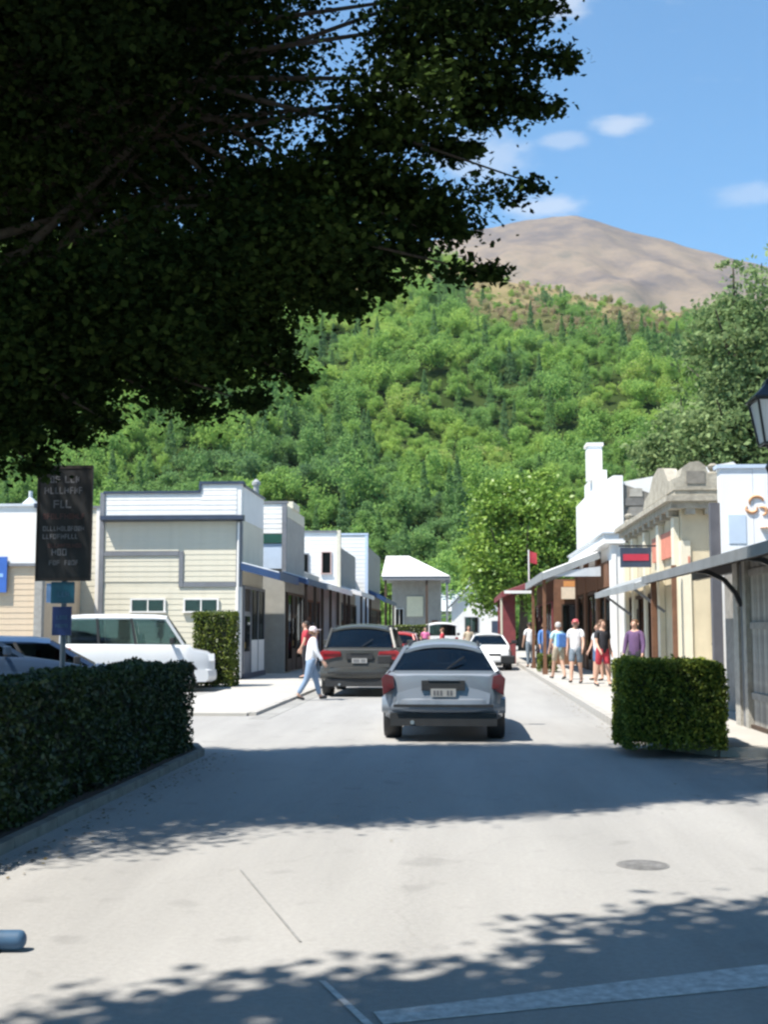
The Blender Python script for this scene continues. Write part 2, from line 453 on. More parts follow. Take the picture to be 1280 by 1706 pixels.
# ------------------------------------------------------------------ hills
def vnoise(x, y, seed):
    """smooth value noise on numpy arrays"""
    xi, yi = np.floor(x).astype(int), np.floor(y).astype(int); fx, fy = x - xi, y - yi
    fx = fx * fx * (3 - 2 * fx); fy = fy * fy * (3 - 2 * fy)
    def h(a, b_):
        q = np.sin(a * 127.1 + b_ * 311.7 + seed * 74.7) * 43758.5453
        return q - np.floor(q)
    return (h(xi, yi) * (1 - fx) + h(xi + 1, yi) * fx) * (1 - fy) + (h(xi, yi + 1) * (1 - fx) + h(xi + 1, yi + 1) * fx) * fy
def fbm(x, y, seed, o=4):
    s = 0; a = .5
    for i in range(o):
        s = s + a * vnoise(x * 2 ** i, y * 2 ** i, seed + i); a *= .5
    return s
def hill_h(X, Y):
    bearing = X / np.maximum(Y, 30.) * 2000 + 770
    rid = np.interp(bearing, [-900, -200, 300, 560, 740, 830, 1000, 1130, 1280, 1500, 2200],
                    [360, 350, 385, 412, 425, 448, 482, 512, 545, 590, 640])
    top = (1048 - rid) / 2000 * 430
    t = np.clip((Y - 112) / (430 - 112), 0, 1.0)
    s = t ** .93
    h = top * s
    h = np.where(Y > 430, top * (1 - ((Y - 430) / 260) ** 2 * .5), h)
    env = np.clip(t * 6, 0, 1) * np.clip((455 - np.abs(Y)) / 60, .25, 1)
    return h + env * ((fbm(X / 60, Y / 60, 3) - .47) * 22 + (fbm(X / 17, Y / 17, 9) - .47) * 5)
def grid_obj(name, xs, ys, hf, mat):
    XX, YY = np.meshgrid(xs, ys); ZZ = hf(XX, YY)
    V = np.stack([XX, YY, ZZ], -1).reshape(-1, 3); nx = len(xs); ny = len(ys)
    i = (np.arange(ny - 1)[:, None] * nx + np.arange(nx - 1)[None]).ravel()
    me = np_mesh(name, V, np.stack([i, i + 1, i + nx + 1, i + nx], 1), mat, smooth=True)
    return tag(link(name, me), kind='structure')
def hill_mat():
    m, nt, out = nodes_of('scrubby_hillside')
    N = nt.nodes.new; L = nt.links.new
    b = N('ShaderNodeBsdfDiffuse'); L(b.outputs[0], out.inputs['Surface']); t = N('ShaderNodeTexCoord')
    n = N('ShaderNodeTexNoise'); n.inputs['Scale'].default_value = .06; n.inputs['Detail'].default_value = 9; L(t.outputs['Object'], n.inputs['Vector'])
    sp_ = N('ShaderNodeSeparateXYZ'); L(t.outputs['Object'], sp_.inputs[0])
    # dry tussock on the open top, leaf litter and undergrowth below
    mr = N('ShaderNodeMapRange'); mr.inputs[1].default_value = 70; mr.inputs[2].default_value = 100; L(sp_.outputs['Z'], mr.inputs[0])
    mx = N('ShaderNodeMix'); mx.data_type = 'RGBA'; L(mr.outputs[0], mx.inputs[0]); mx.inputs[6].default_value = (.040, .060, .020, 1); mx.inputs[7].default_value = (.24, .19, .105, 1)
    m2 = N('ShaderNodeMix'); m2.data_type = 'RGBA'; m2.blend_type = 'MULTIPLY'; m2.inputs[0].default_value = .7
    r = N('ShaderNodeValToRGB'); r.color_ramp.elements[0].position = .35; r.color_ramp.elements[0].color = (.45, .55, .4, 1); r.color_ramp.elements[1].position = .65
    L(n.outputs['Fac'], r.inputs[0]); L(mx.outputs[2], m2.inputs[6]); L(r.outputs[0], m2.inputs[7]); L(m2.outputs[2], b.inputs[0])
    return m
hillm = hill_mat()
grid_obj('wooded_hill', np.linspace(-330, 330, 150), np.linspace(108, 640, 120), lambda X, Y: hill_h(X, Y) - .3, hillm)

def mountain_h(X, Y):
    D = 2600.
    b = X / D * 2000 + 770
    rid = np.interp(b, [-2500, -600, 300, 640, 740, 800, 880, 930, 965, 1000, 1100, 1205, 1300, 1500, 2000, 3500],
                    [700, 520, 430, 405, 386, 368, 355, 351, 354, 361, 389, 419, 448, 500, 600, 760])
    top = (1048 - rid) / 2000 * D
    t = np.clip((Y - 900) / (D - 900), 0, 1)
    h = top * (t ** 1.25) * (1 - .0 * t)
    h = np.where(Y > D, top * (1 - .5 * ((Y - D) / 1500)), h)
    g = 1 - np.abs(fbm(X / 420 + Y / 1500, Y / 1300, 21, 5) * 2 - .95) * 1.6
    env = np.clip(t * 4, 0, 1) * np.clip((2680 - Y) / 700, .10, 1)
    return h + env * (g * 120 - 60 + (fbm(X / 130, Y / 180, 5, 5) - .5) * 120 + (fbm(X / 45, Y / 70, 15, 4) - .5) * 40)
def mountain_mat():
    m, nt, out = nodes_of('tussock_mountain')
    N = nt.nodes.new; L = nt.links.new
    b = N('ShaderNodeBsdfDiffuse'); L(b.outputs[0], out.inputs['Surface'])
    t = N('ShaderNodeTexCoord')
    n = N('ShaderNodeTexNoise'); n.inputs['Scale'].default_value = .0038; n.inputs['Detail'].default_value = 14; n.inputs['Roughness'].default_value = .72
    mp_ = N('ShaderNodeMapping'); mp_.inputs['Scale'].default_value = (1.0, .5, 1.6); mp_.inputs['Rotation'].default_value = (0, .5, .35)
    L(t.outputs['Object'], mp_.inputs[0]); L(mp_.outputs[0], n.inputs['Vector'])
    r = N('ShaderNodeValToRGB'); el = r.color_ramp.elements; el.new(.5); el.new(.6)  # grey stops: scree, and the shade of folds put into the colour
    for e, (p, c) in zip(el, [(.36, (.078, .070, .074)), (.46, (.140, .113, .094)), (.55, (.210, .163, .118)), (.66, (.120, .106, .084))]):
        e.position = p; e.color = (*c, 1)
    L(n.outputs['Fac'], r.inputs[0]); L(r.outputs[0], b.inputs[0])
    return m
grid_obj('bare_mountain', np.linspace(-2600, 3000, 430), np.linspace(880, 3800, 210), mountain_h, mountain_mat())

# the wood on the hill: nobody could count it. A handful of crowns set out by geometry nodes
rng = np.random.default_rng(11)
def forest_material():
    m, nt, out = nodes_of('hill_foliage')
    N = nt.nodes.new; L = nt.links.new
    a1 = N('ShaderNodeAttribute'); a1.attribute_type = 'INSTANCER'; a1.attribute_name = 'tint'
    a2 = N('ShaderNodeAttribute'); a2.attribute_name = 'rnd'
    ma = N('ShaderNodeMath'); ma.operation = 'MULTIPLY_ADD'; ma.inputs[1].default_value = .12
    L(a2.outputs['Fac'], ma.inputs[0]); L(a1.outputs['Fac'], ma.inputs[2])
    r = N('ShaderNodeValToRGB'); el = r.color_ramp.elements
    cols = [(.04, (.120, .205, .115)), (.20, (.180, .310, .110)), (.36, (.255, .415, .110)), (.52, (.38, .52, .125)), (.62, (.36, .35, .18)), (.75, (.42, .34, .22))]
    while len(el) < len(cols): el.new(.5)
    for e, (p, c) in zip(el, cols): e.position = p; e.color = (*c, 1)
    L(ma.outputs[0], r.inputs[0])
    d = N('ShaderNodeBsdfDiffuse'); t = N('ShaderNodeBsdfTranslucent'); mx = N('ShaderNodeMixShader'); mx.inputs[0].default_value = .5
    L(r.outputs[0], d.inputs[0]); L(r.outputs[0], t.inputs[0]); L(d.outputs[0], mx.inputs[1]); L(t.outputs[0], mx.inputs[2]); L(mx.outputs[0], out.inputs['Surface'])
    return m
forest_m = forest_material()
wood_col = bpy.data.collections.new('wood_crowns')
def crown_proto(kind, n, seed, ls):
    g = np.random.default_rng(seed)
    if kind == 'cone':
        z = g.random(n) ** 1.3; a = g.random(n) * 6.283; r = (1 - z) * .45 * (.45 + .55 * np.sqrt(g.random(n))) * (1 + .25 * np.sin(z * 40)) + .02
        C = np.stack([np.cos(a) * r, np.sin(a) * r, z * 2.0], 1)
    else:
        k = 14; lc = g.normal(size=(k, 3)) * [.44, .44, .34] + [0, 0, .80]; lr = .24 + .26 * g.random(k)
        idx = g.integers(0, k, n); d = g.normal(size=(n, 3)); d /= np.linalg.norm(d, axis=1, keepdims=True); d[:, 2] = d[:, 2] * .8 + .1
        C = lc[idx] + d * lr[idx][:, None] * (.45 + .65 * g.random((n, 1)))
    V, Q = leaves(C, ls, g, .8, .4)
    o = bpy.data.objects.new('wood_crown_%d' % seed, np_mesh('wood_crown', V, Q, forest_m, g.random(n)))
    wood_col.objects.link(o)
for sd in range(6): crown_proto('round', 2300, sd, .10)
for sd in (6, 7): crown_proto('cone', 1100, sd, .10)
pts = []
Ys = 112.
while Ys < 452:
    step = 2.7 + Ys * .0046
    xs = np.arange(-0.58 * Ys - 14, .42 * Ys + 14, step)
    xs = xs + (rng.random(len(xs)) - .5) * step * .95
    pts.append(np.stack([xs, Ys + (rng.random(len(xs)) - .5) * step * .95], 1)); Ys += step * .9
pts = np.concatenate(pts)
HZ = hill_h(pts[:, 0], pts[:, 1])
bear = pts[:, 0] / pts[:, 1] * 2000 + 770; elev = 1048 - HZ / pts[:, 1] * 2000
patch = fbm(pts[:, 0] / 22, pts[:, 1] / 22, 31); patch2 = fbm(pts[:, 0] / 34 + 9, pts[:, 1] / 34, 57)
scrub = (bear > 780) & (elev < 552 + (patch - .47) * 170 + (bear - 1000) * .08)
keep, idx, rot, scl, tint = [], [], [], [], []
for i in range(len(pts)):
    if scrub[i]:
        if rng.random() < .42: continue
        p = int(rng.integers(0, 6)); s_ = rng.uniform(.5, 1.5); ti = rng.uniform(.52, .74) if rng.random() < .66 else rng.uniform(.2, .4)
    else:
        dark = patch2[i] > .56 or (790 < bear[i] < 985 and 585 < elev[i] < 730 and patch[i] > .44) or (bear[i] < 560 and 690 < elev[i] < 760 and patch[i] > .5)
        if (dark and rng.random() < .30) or rng.random() < .02:
            p = 6 + int(rng.integers(0, 2)); s_ = rng.uniform(1.9, 3.3); ti = rng.uniform(.04, .16)
        else:
            p = int(rng.integers(0, 6)); s_ = rng.choice((1.2, 1.5, 1.9, 2.2, 2.9)) * rng.uniform(.85, 1.2); ti = (rng.uniform(.12, .28) if dark else rng.uniform(.24, .42)) + (patch[i] - .47) * .35
    keep.append((pts[i, 0], pts[i, 1], HZ[i] - .25 * s_)); idx.append(p); rot.append(rng.random() * 6.283)
    scl.append((s_, s_, s_ * rng.uniform(.75, 1.6))); tint.append(ti)
me = bpy.data.meshes.new('hillside_wood'); me.from_pydata(keep, [], [])
def vattr(n, t, v, key='value'):
    a = me.attributes.new(n, t, 'POINT'); a.data.foreach_set(key, np.asarray(v, np.int32 if t == 'INT' else np.float32).ravel())
vattr('pick', 'INT', idx); vattr('spin', 'FLOAT', rot); vattr('size', 'FLOAT_VECTOR', scl, 'vector'); vattr('tint', 'FLOAT', tint)
wood = tag(link('hillside_wood', me), 'dense green wood covering the hill behind the town', 'wood', kind='stuff')
ng = bpy.data.node_groups.new('set_out_crowns', 'GeometryNodeTree')
ng.interface.new_socket('Geometry', in_out='INPUT', socket_type='NodeSocketGeometry'); ng.interface.new_socket('Geometry', in_out='OUTPUT', socket_type='NodeSocketGeometry')
gi, go, ip, ci, cx = [ng.nodes.new(t) for t in ('NodeGroupInput', 'NodeGroupOutput', 'GeometryNodeInstanceOnPoints', 'GeometryNodeCollectionInfo', 'ShaderNodeCombineXYZ')]
def nattr(n, t):
    a = ng.nodes.new('GeometryNodeInputNamedAttribute'); a.data_type = t; a.inputs['Name'].default_value = n; return a.outputs['Attribute']
ci.inputs['Collection'].default_value = wood_col; ci.inputs['Separate Children'].default_value = True; ci.inputs['Reset Children'].default_value = True
ip.inputs['Pick Instance'].default_value = True
gl_ = ng.links.new
gl_(gi.outputs[0], ip.inputs['Points']); gl_(ci.outputs[0], ip.inputs['Instance']); gl_(nattr('pick', 'INT'), ip.inputs['Instance Index'])
gl_(nattr('spin', 'FLOAT'), cx.inputs['Z']); gl_(cx.outputs[0], ip.inputs['Rotation']); gl_(nattr('size', 'FLOAT_VECTOR'), ip.inputs['Scale']); gl_(ip.outputs[0], go.inputs[0])
wood.modifiers.new('crowns', 'NODES').node_group = ng

# ------------------------------------------------------------------ trees
bark = M('bark', (.07, .055, .042), .95, var=.35, scale=9, bump=.6, bscale=20)
def tree(name, label, base, trunk, limbs, blobs, n_clump, per, spread, lsize, lmat, seed, group=None, aspect=.62, shell=.35, flat=.25):
    """trunk: [(x,y,z,r)]; limbs: list of the same; blobs: [(cx,cy,cz,rx,ry,rz,weight)], all relative to the base"""
    t = thing(name, label, 'tree', base, group=group)
    mb = MB(); mb.tube([p[:3] for p in trunk], [p[3] for p in trunk], 12); mb.build('trunk', bark, t, smooth=60, fix=False)
    for l in limbs:
        MB().tube([p[:3] for p in l], [p[3] for p in l], 7).build('limb', bark, t, smooth=60, fix=False)
    g = np.random.default_rng(seed)
    w = np.array([b_[6] for b_ in blobs], float); w /= w.sum()
    k = g.choice(len(blobs), n_clump, p=w); bl = np.array([b_[:6] for b_ in blobs])
    d = g.normal(size=(n_clump, 3)); d /= np.linalg.norm(d, axis=1, keepdims=True)
    rad = (shell + (1 - shell) * g.random((n_clump, 1))) ** .6
    cc = bl[k, :3] + d * rad * bl[k, 3:6]
    C = np.repeat(cc, per, 0) + g.normal(size=(n_clump * per, 3)) * np.repeat(np.minimum(spread, .55 * bl[k, 3:4]) * (.5 + g.random((n_clump, 1))), per, 0) * [1, 1, .6]
    V, Q = leaves(C, lsize, g, aspect, flat, .55)
    rn = np.clip(np.repeat(g.random(n_clump), per) * .6 + g.random(len(C)) * .4, 0, 1)
    o = link('crown', np_mesh('crown', V, Q, lmat, rn), t); o['kind'] = 'stuff'
    return t

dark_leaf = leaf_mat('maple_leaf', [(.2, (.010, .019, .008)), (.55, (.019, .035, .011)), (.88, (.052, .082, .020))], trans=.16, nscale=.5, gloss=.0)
# the big tree by the hedge, its crown hanging over the left half of the view
bx, by = -5.7, 9.9
CM = cam.rotation_euler.to_matrix()
def q(px, py, Y):  # a point of the crown by bearing and height, relative to the trunk's base
    d = CM @ Vector(((px - 640) / 2000, (853 - py) / 2000, -1)); d *= Y / d.y
    return (d.x - bx, Y - by, 1.6 + d.z)
sprigs = [((780, 110), (940, 92)), ((800, 150), (912, 178)), ((740, 345), (892, 312)), ((610, 415), (810, 465)), ((490, 510), (600, 535)), ((420, 600), (500, 650)), ((820, 20), (915, 5)),
          ((650, 300), (735, 385)), ((690, 220), (772, 252)), ((280, 630), (340, 712)), ((120, 680), (190, 732)), ((20, 720), (60, 795)), ((680, 350), (765, 375)), ((560, 440), (640, 470)), ((350, 590), (420, 690)), ((-60, 720), (-20, 810)), ((600, 325), (700, 350)), ((560, 400), (690, 420)), ((480, 465), (570, 500)), ((380, 550), (470, 578)), ((300, 595), (400, 640)), ((200, 630), (280, 690)), ((60, 680), (130, 750)), ((700, 110), (800, 205)), ((760, 40), (870, 60))]
masses = [((700, 50), .45), ((750, 0), .4), ((670, 150), .42), ((610, 225), .5), ((560, 310), .52), ((520, 385), .5), ((440, 450), .52), ((370, 515), .55), ((285, 560), .55), ((170, 590), .6), ((50, 640), .6), ((-60, 690), .65), ((40, 530), .8), ((160, 500), .75), ((280, 465), .75), ((390, 410), .7), ((470, 340), .7), ((-60, 590), .8)]
tips = []
for n_, (a, b_) in enumerate(sprigs):
    for k_ in range(5):
        f = k_ / 4; tips.append(((a[0] + (b_[0] - a[0]) * f, a[1] + (b_[1] - a[1]) * f - (18 if a[1] > 480 else 0) + 10 * math.sin(n_ + k_ * 2)), 10.5 + .3 * math.sin(n_ * 1.7), (.22 + .06 * math.sin(n_ * 2.3)) * (1 - f) + .09, k_ == 4))
tips += [(m_, 10.1 + .4 * math.sin(i_ * 2.1), r_, False) for i_, (m_, r_) in enumerate(masses)]
blobs = [(-4.5 - bx, 10.6 - by, 8.0, 3.25, 3.2, 3.25, 26), (-4.3 - bx, 10.6 - by, 10.3, 3.6, 2.8, 2.9, 12), (-6.6 - bx, 8.0 - by, 6.6, 2.0, 2.2, 2.0, 3), (-7.9 - bx, 10 - by, 7.9, 3.5, 3.4, 3.6, 8),
         (.6 - bx, 9.9 - by, 11.7, 2.6, 1.35, 1.9, 4.5)]
limbs = []
top = (.0, .0, 4.6)
for (pp, Y, r, branch) in tips:
    e = q(*pp, Y); blobs.append((*e, r * 1.25, r, r * .5, max(.014, 1.25 * r ** 3)))
    if not branch: continue
    jt = lambda v: random.uniform(-v, v)
    z0_ = 3.8 + random.random() * 2.4
    P_ = [Vector((0, 0, z0_)), Vector((e[0] * .28 + jt(.2), e[1] * .3 + jt(.3), z0_ + .9 + jt(.3))), Vector((e[0] * .55 + jt(.3), e[1] * .6 + jt(.4), (z0_ + e[2]) / 2 + .9 + jt(.3))), Vector((e[0] * .82 + jt(.12), e[1] * .85 + jt(.2), e[2] + .28 + jt(.1))), Vector(e)]
    limbs.append([(*p, r_) for p, r_ in zip(P_, (.06, .045, .028, .016, .006))])
for a in range(7):
    e = (math.cos(a * .9) * 3.2, math.sin(a * .9) * 2.2, 8 + a % 3 * 1.5)
    limbs.append([(0, 0, 4.2, .10), (e[0] * .35 + .2, e[1] * .4, 5.9, .07), (e[0] * .7, e[1] * .7 + .2, 7.2, .045), (*e, .02)])
limbs.append([(0, 0, 5, .12), (3.2, .3, 8.6, .09), (6.0, .3, 11, .04)])
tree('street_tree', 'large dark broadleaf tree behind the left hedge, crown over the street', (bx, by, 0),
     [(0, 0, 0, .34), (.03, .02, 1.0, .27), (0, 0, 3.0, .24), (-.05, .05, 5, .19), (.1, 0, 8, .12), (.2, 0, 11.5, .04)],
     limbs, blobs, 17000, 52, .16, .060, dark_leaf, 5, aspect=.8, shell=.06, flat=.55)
# a second tree, behind the camera: its shade lies over the foreground
ctr = [(-6.3, -.95), (-3.8, .6), (-1.3, 2.15), (1.2, 3.7), (3.6, 5.0), (-3.4, -2.2), (-.4, -.6), (2.4, 1.2)]
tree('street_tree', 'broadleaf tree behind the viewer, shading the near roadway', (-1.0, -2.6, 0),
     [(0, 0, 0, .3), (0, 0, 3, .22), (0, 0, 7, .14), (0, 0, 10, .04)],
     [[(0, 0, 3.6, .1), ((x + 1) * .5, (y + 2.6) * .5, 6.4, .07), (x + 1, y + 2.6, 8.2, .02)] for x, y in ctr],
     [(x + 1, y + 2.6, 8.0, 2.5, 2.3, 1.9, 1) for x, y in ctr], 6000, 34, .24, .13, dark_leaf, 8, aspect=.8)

for lab, bs, sd in (('added unseen broadleaf tree right of the lamp, blocking sky light', (10.5, 6.5, 0), 61), ('added unseen broadleaf tree behind the left hedge, blocking sky light', (-12.5, 1.5, 0), 62)):  # two trees added out of view to keep sky light off the shaded road
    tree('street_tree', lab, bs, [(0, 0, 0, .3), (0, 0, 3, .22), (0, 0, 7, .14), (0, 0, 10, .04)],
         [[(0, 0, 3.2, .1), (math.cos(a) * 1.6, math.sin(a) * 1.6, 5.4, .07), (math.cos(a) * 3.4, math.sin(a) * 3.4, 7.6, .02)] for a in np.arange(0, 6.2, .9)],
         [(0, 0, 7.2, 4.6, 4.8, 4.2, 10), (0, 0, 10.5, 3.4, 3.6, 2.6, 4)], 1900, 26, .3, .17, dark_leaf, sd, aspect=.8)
lime = leaf_mat('lime_foliage', [(.2, (.08, .17, .028)), (.5, (.16, .285, .045)), (.85, (.27, .39, .07))], trans=.35, nscale=.25, gloss=.03)
tree('street_tree', 'bright lime-green round tree at the far end of the street', (4.2, 84, 0),
     [(0, 0, 0, .35), (.1, 0, 3, .28), (0, 0, 8, .15), (0, 0, 11, .05)],
     [[(0, 0, 3.5, .12), (math.cos(a) * 2, math.sin(a) * 2, 6, .08), (math.cos(a) * 3.4, math.sin(a) * 3.4, 8.5, .03)] for a in np.arange(0, 6.2, .8)],
     [(.6, 0, 8.0, 4.4, 3.6, 4.7, 9), (-1.6, -.8, 6, 2.6, 2.2, 2.4, 3), (2, -.5, 8.5, 2.6, 2.4, 2.6, 3), (-1.0, .3, 10.3, 2.6, 2, 1.9, 2), (3.4, .4, 7.5, 2.8, 2.4, 3, 3), (-2.4, -.4, 4.4, 1.7, 1.8, 1.8, 1.6), (1, -1, 5, 2.4, 2, 2, 2)],
     1000, 36, .40, .27, lime, 21)
grey_leaf = leaf_mat('grey_green_foliage', [(.2, (.085, .140, .060)), (.5, (.165, .245, .098)), (.85, (.29, .37, .17))], trans=.4, nscale=.25, gloss=.0)
def poplar(label, base, h, r, seed, n):
    bl = []
    g = random.Random(seed)
    for i in range(13):
        t = i / 12; rr = r * (.55 + .9 * t) if t < .35 else r * (1.05 * (1 - t) ** .62 + .06)
        bl.append((g.uniform(-.25, .25) * r, g.uniform(-.2, .2) * r, h * (.12 + .84 * t), rr, rr, h * .085, rr * rr + .12))
        if rr > 1: 
            a = g.uniform(0, 6.28); bl.append((math.cos(a) * rr * .7, math.sin(a) * rr * .7, h * (.1 + .84 * t), rr * .5, rr * .5, rr * .45, rr * rr * .35))
    return tree('poplar_tree', label, base, [(0, 0, 0, .4), (0, 0, h * .4, .28), (0, 0, h * .97, .03)],
                [[(0, 0, h * (.12 + .07 * k), .12), (math.cos(k * 2.1) * r * .8, math.sin(k * 2.1) * r * .8, h * (.25 + .07 * k), .03)] for k in range(9)], bl, n, 34, .36, .26, grey_leaf, seed, group='tall trees behind the right-hand shops')
poplar('tall grey-green tree with pointed top behind the white signboard', (14.0, 61, 0), 21.0, 4.4, 33, 1500)
poplar('tall grey-green tree cut by right edge of the photo', (16.2, 64, 0), 21.8, 4.6, 34, 1300)
poplar('shorter bushy grey-green tree behind the stone building roof', (12.3, 67, 0), 15.0, 3.9, 35, 1100)

# ------------------------------------------------------------------ hedges
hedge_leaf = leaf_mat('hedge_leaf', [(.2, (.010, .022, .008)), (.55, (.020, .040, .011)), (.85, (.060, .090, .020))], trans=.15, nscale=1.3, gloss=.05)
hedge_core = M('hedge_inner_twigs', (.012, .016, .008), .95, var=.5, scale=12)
def hedge(name, label, loc, path_xy, w, h, n, lsize, seed, lm=hedge_leaf, z0=.05):
    """a clipped hedge along a polyline: a twiggy core under a skin of leaves"""
    t = thing(name, label, 'hedge', loc)
    g = np.random.default_rng(seed)
    P = [Vector((*p, 0)) for p in path_xy]; core = MB(); S = []
    L = [(b_ - a).length for a, b_ in zip(P[:-1], P[1:])]
    for a, b_, l in zip(P[:-1], P[1:], L):
        d = (b_ - a).normalized(); e = .12
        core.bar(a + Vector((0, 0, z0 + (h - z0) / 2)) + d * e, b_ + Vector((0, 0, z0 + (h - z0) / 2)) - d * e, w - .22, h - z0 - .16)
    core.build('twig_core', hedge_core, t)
    tot = sum(L); C = []
    for si, (a, b_, l) in enumerate(zip(P[:-1], P[1:], L)):
        d = (b_ - a).normalized(); r = Vector((d.y, -d.x, 0))
        areas = [l * h, l * h, l * w, w * h, w * h]; nn = int(n * l / tot)
        fk = g.choice(5, nn, p=np.array(areas) / sum(areas)); u = g.random(nn); v = g.random(nn); dep = -g.random(nn) ** 2 * .12 + g.normal(size=nn) * .012
        dep += .05 * (np.sin(u * l * 5.1 + seed) * np.sin(v * 7.3 + u * 3) + np.sin(u * l * 2.3 + v * 4)) * .5 + .012 * np.sin(u * l * 11 + v * 9)
        c = np.zeros((nn, 3))
        al = np.where(fk < 3, u * l, np.where(fk == 3, -dep, l + dep))
        side = np.where(fk == 0, w / 2 + dep, np.where(fk == 1, -w / 2 - dep, (np.where(fk == 2, v, u) - .5) * w))
        zz = np.where(fk == 2, h + dep, z0 + (np.where(fk > 2, v, v)) * (h - z0))
        # rounded shoulders
        over = np.clip(zz - (h - .14), 0, 1); side = side * (1 - over * .35)
        c[:, 0] = a.x + d.x * al + r.x * side; c[:, 1] = a.y + d.y * al + r.y * side; c[:, 2] = zz
        C.append(c)
    C = np.concatenate(C)
    V, Q = leaves(C, lsize, g, .6, .1)
    o = link('foliage', np_mesh('foliage', V, Q, lm, g.random(len(C))), t); o['kind'] = 'stuff'
    for k in range(int(tot / .45)):
        s = (k + .5) / int(tot / .45) * tot
        for a, b_, l in zip(P[:-1], P[1:], L):
            if s <= l:
                p = a + (b_ - a) * (s / l); MB().tube([(p.x, p.y, .0), (p.x + .02, p.y, .45)], [.025, .015], 6).build('stem', bark, t, fix=False); break
            s -= l
    return t
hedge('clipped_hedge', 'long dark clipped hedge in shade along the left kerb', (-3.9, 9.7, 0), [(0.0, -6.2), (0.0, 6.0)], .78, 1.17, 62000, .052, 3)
hedge('clipped_hedge', 'square clipped box hedge on the right footpath corner', (2.66, 15.75, .06), [(0, -.42), (0, .95)], 1.24, 1.13, 32000, .048, 4, leaf_mat('box_hedge_leaf', [(.2, (.045, .072, .016)), (.55, (.10, .145, .024)), (.85, (.28, .32, .045))], trans=.25, nscale=1.3, gloss=.02))
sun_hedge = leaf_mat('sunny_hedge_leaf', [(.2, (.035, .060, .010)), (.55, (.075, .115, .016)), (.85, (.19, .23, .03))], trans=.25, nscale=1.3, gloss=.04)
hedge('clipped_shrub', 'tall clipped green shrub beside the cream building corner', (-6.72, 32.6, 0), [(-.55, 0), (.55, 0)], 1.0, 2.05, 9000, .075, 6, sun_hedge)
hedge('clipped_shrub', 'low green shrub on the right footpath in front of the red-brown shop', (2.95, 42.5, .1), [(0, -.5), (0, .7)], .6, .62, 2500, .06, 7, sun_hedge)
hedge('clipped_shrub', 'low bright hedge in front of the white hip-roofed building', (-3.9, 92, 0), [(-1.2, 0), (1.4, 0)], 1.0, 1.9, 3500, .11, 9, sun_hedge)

# the air: thin haze that pales the far mountain
m, nt, out = nodes_of('thin_haze')
pv = nt.nodes.new('ShaderNodeVolumePrincipled'); pv.inputs['Color'].default_value = (.86, .91, 1.0, 1); pv.inputs['Density'].default_value = .000085; pv.inputs['Anisotropy'].default_value = .2
nt.links.new(pv.outputs[0], out.inputs['Volume'])
hz = MB().box(-5500, 5500, -3500, 7500, -1.1, 1250).build('haze', m); hz['kind'] = 'stuff'

# fallen leaves along the kerbs and scattered over the road: nobody could count them
g = np.random.default_rng(91)
n1 = 340
lx = np.concatenate([-3.2 + np.abs(g.normal(size=n1)) * .22, g.uniform(-3, 4, 14), 2.4 - np.abs(g.normal(size=160)) * .2])
ly = np.concatenate([g.uniform(4, 16, n1), g.uniform(9, 16, 14), g.uniform(17, 34, 160)])
V, Q = leaves(np.stack([lx, ly, np.full(len(lx), .012)], 1), .038, g, .6, 6.0)
V[:, 2] = np.maximum(V[:, 2], .006)
lm = leaf_mat('fallen_leaf', [(.2, (.06, .04, .02)), (.5, (.14, .10, .04)), (.85, (.22, .17, .06))], trans=.1)
tag(link('leaf_litter', np_mesh('leaf_litter', V, Q, lm, g.random(len(lx)))), 'dry fallen leaves scattered on the road and along the kerb', 'leaves', kind='stuff')
# ------------------------------------------------------------------ buildings
def boards(parent, X0, X1, Y, z0, z1, pitch, mat, name='weatherboard'):
    """lapped boards on a wall facing the viewer (-Y), each its own piece"""
    n = max(1, round((z1 - z0) / pitch)); p = (z1 - z0) / n
    o = MB().prism([(-.017, .004), (-.014, 0), (0, 0), (0, p), (-.008, p)], 'x', 0, X1 - X0).build(name, mat, parent)
    base = root_loc(parent)
    for i in range(n):
        c = o if i == 0 else link(name, o.data, parent)
        c.location = Vector((X0, Y + random.uniform(-.001, .001), z0 + i * p)) - base
def boards_side(parent, X, Y0, Y1, z0, z1, pitch, mat, sgn=1, name='weatherboard'):
    """the same on a wall facing across the street (+X if sgn is 1)"""
    n = max(1, round((z1 - z0) / pitch)); p = (z1 - z0) / n
    o = MB().prism([(.024 * sgn, .004), (.020 * sgn, 0), (0, 0), (0, p), (.008 * sgn, p)], 'y', 0, Y1 - Y0).build(name, mat, parent)
    base = root_loc(parent)
    for i in range(n):
        c = o if i == 0 else link(name, o.data, parent)
        c.location = Vector((X, Y0, z0 + i * p)) - base
def corrugated(name, parent, p00, p10, p01, p11, mat, along, amp=.018, pitch=.12, t=.01, world=True):
    """iron sheet; p00-p10 runs across the waves, p00-p01 runs with them"""
    a, b_, c, d = [Vector(p) for p in (p00, p10, p01, p11)]
    n = max(4, int((b_ - a).length / pitch * 4)); nrm = (b_ - a).cross(c - a).normalized()
    if nrm.z < 0: nrm = -nrm
    V = []; F = []
    for i in range(n + 1):
        u = i / n; k = math.sin(i * math.pi / 2) * amp
        V += [a.lerp(b_, u) + nrm * k, c.lerp(d, u) + nrm * k, a.lerp(b_, u) + nrm * (k - t), c.lerp(d, u) + nrm * (k - t)]
    for i in range(n):
        j = i * 4
        F += [(j, j + 4, j + 5, j + 1), (j + 2, j + 3, j + 7, j + 6), (j, j + 2, j + 6, j + 4), (j + 1, j + 5, j + 7, j + 3)]
    F += [(0, 1, 3, 2), (n * 4, n * 4 + 2, n * 4 + 3, n * 4 + 1)]
    return MB().add(V, F).build(name, mat, parent, world, smooth=70, fix=False)
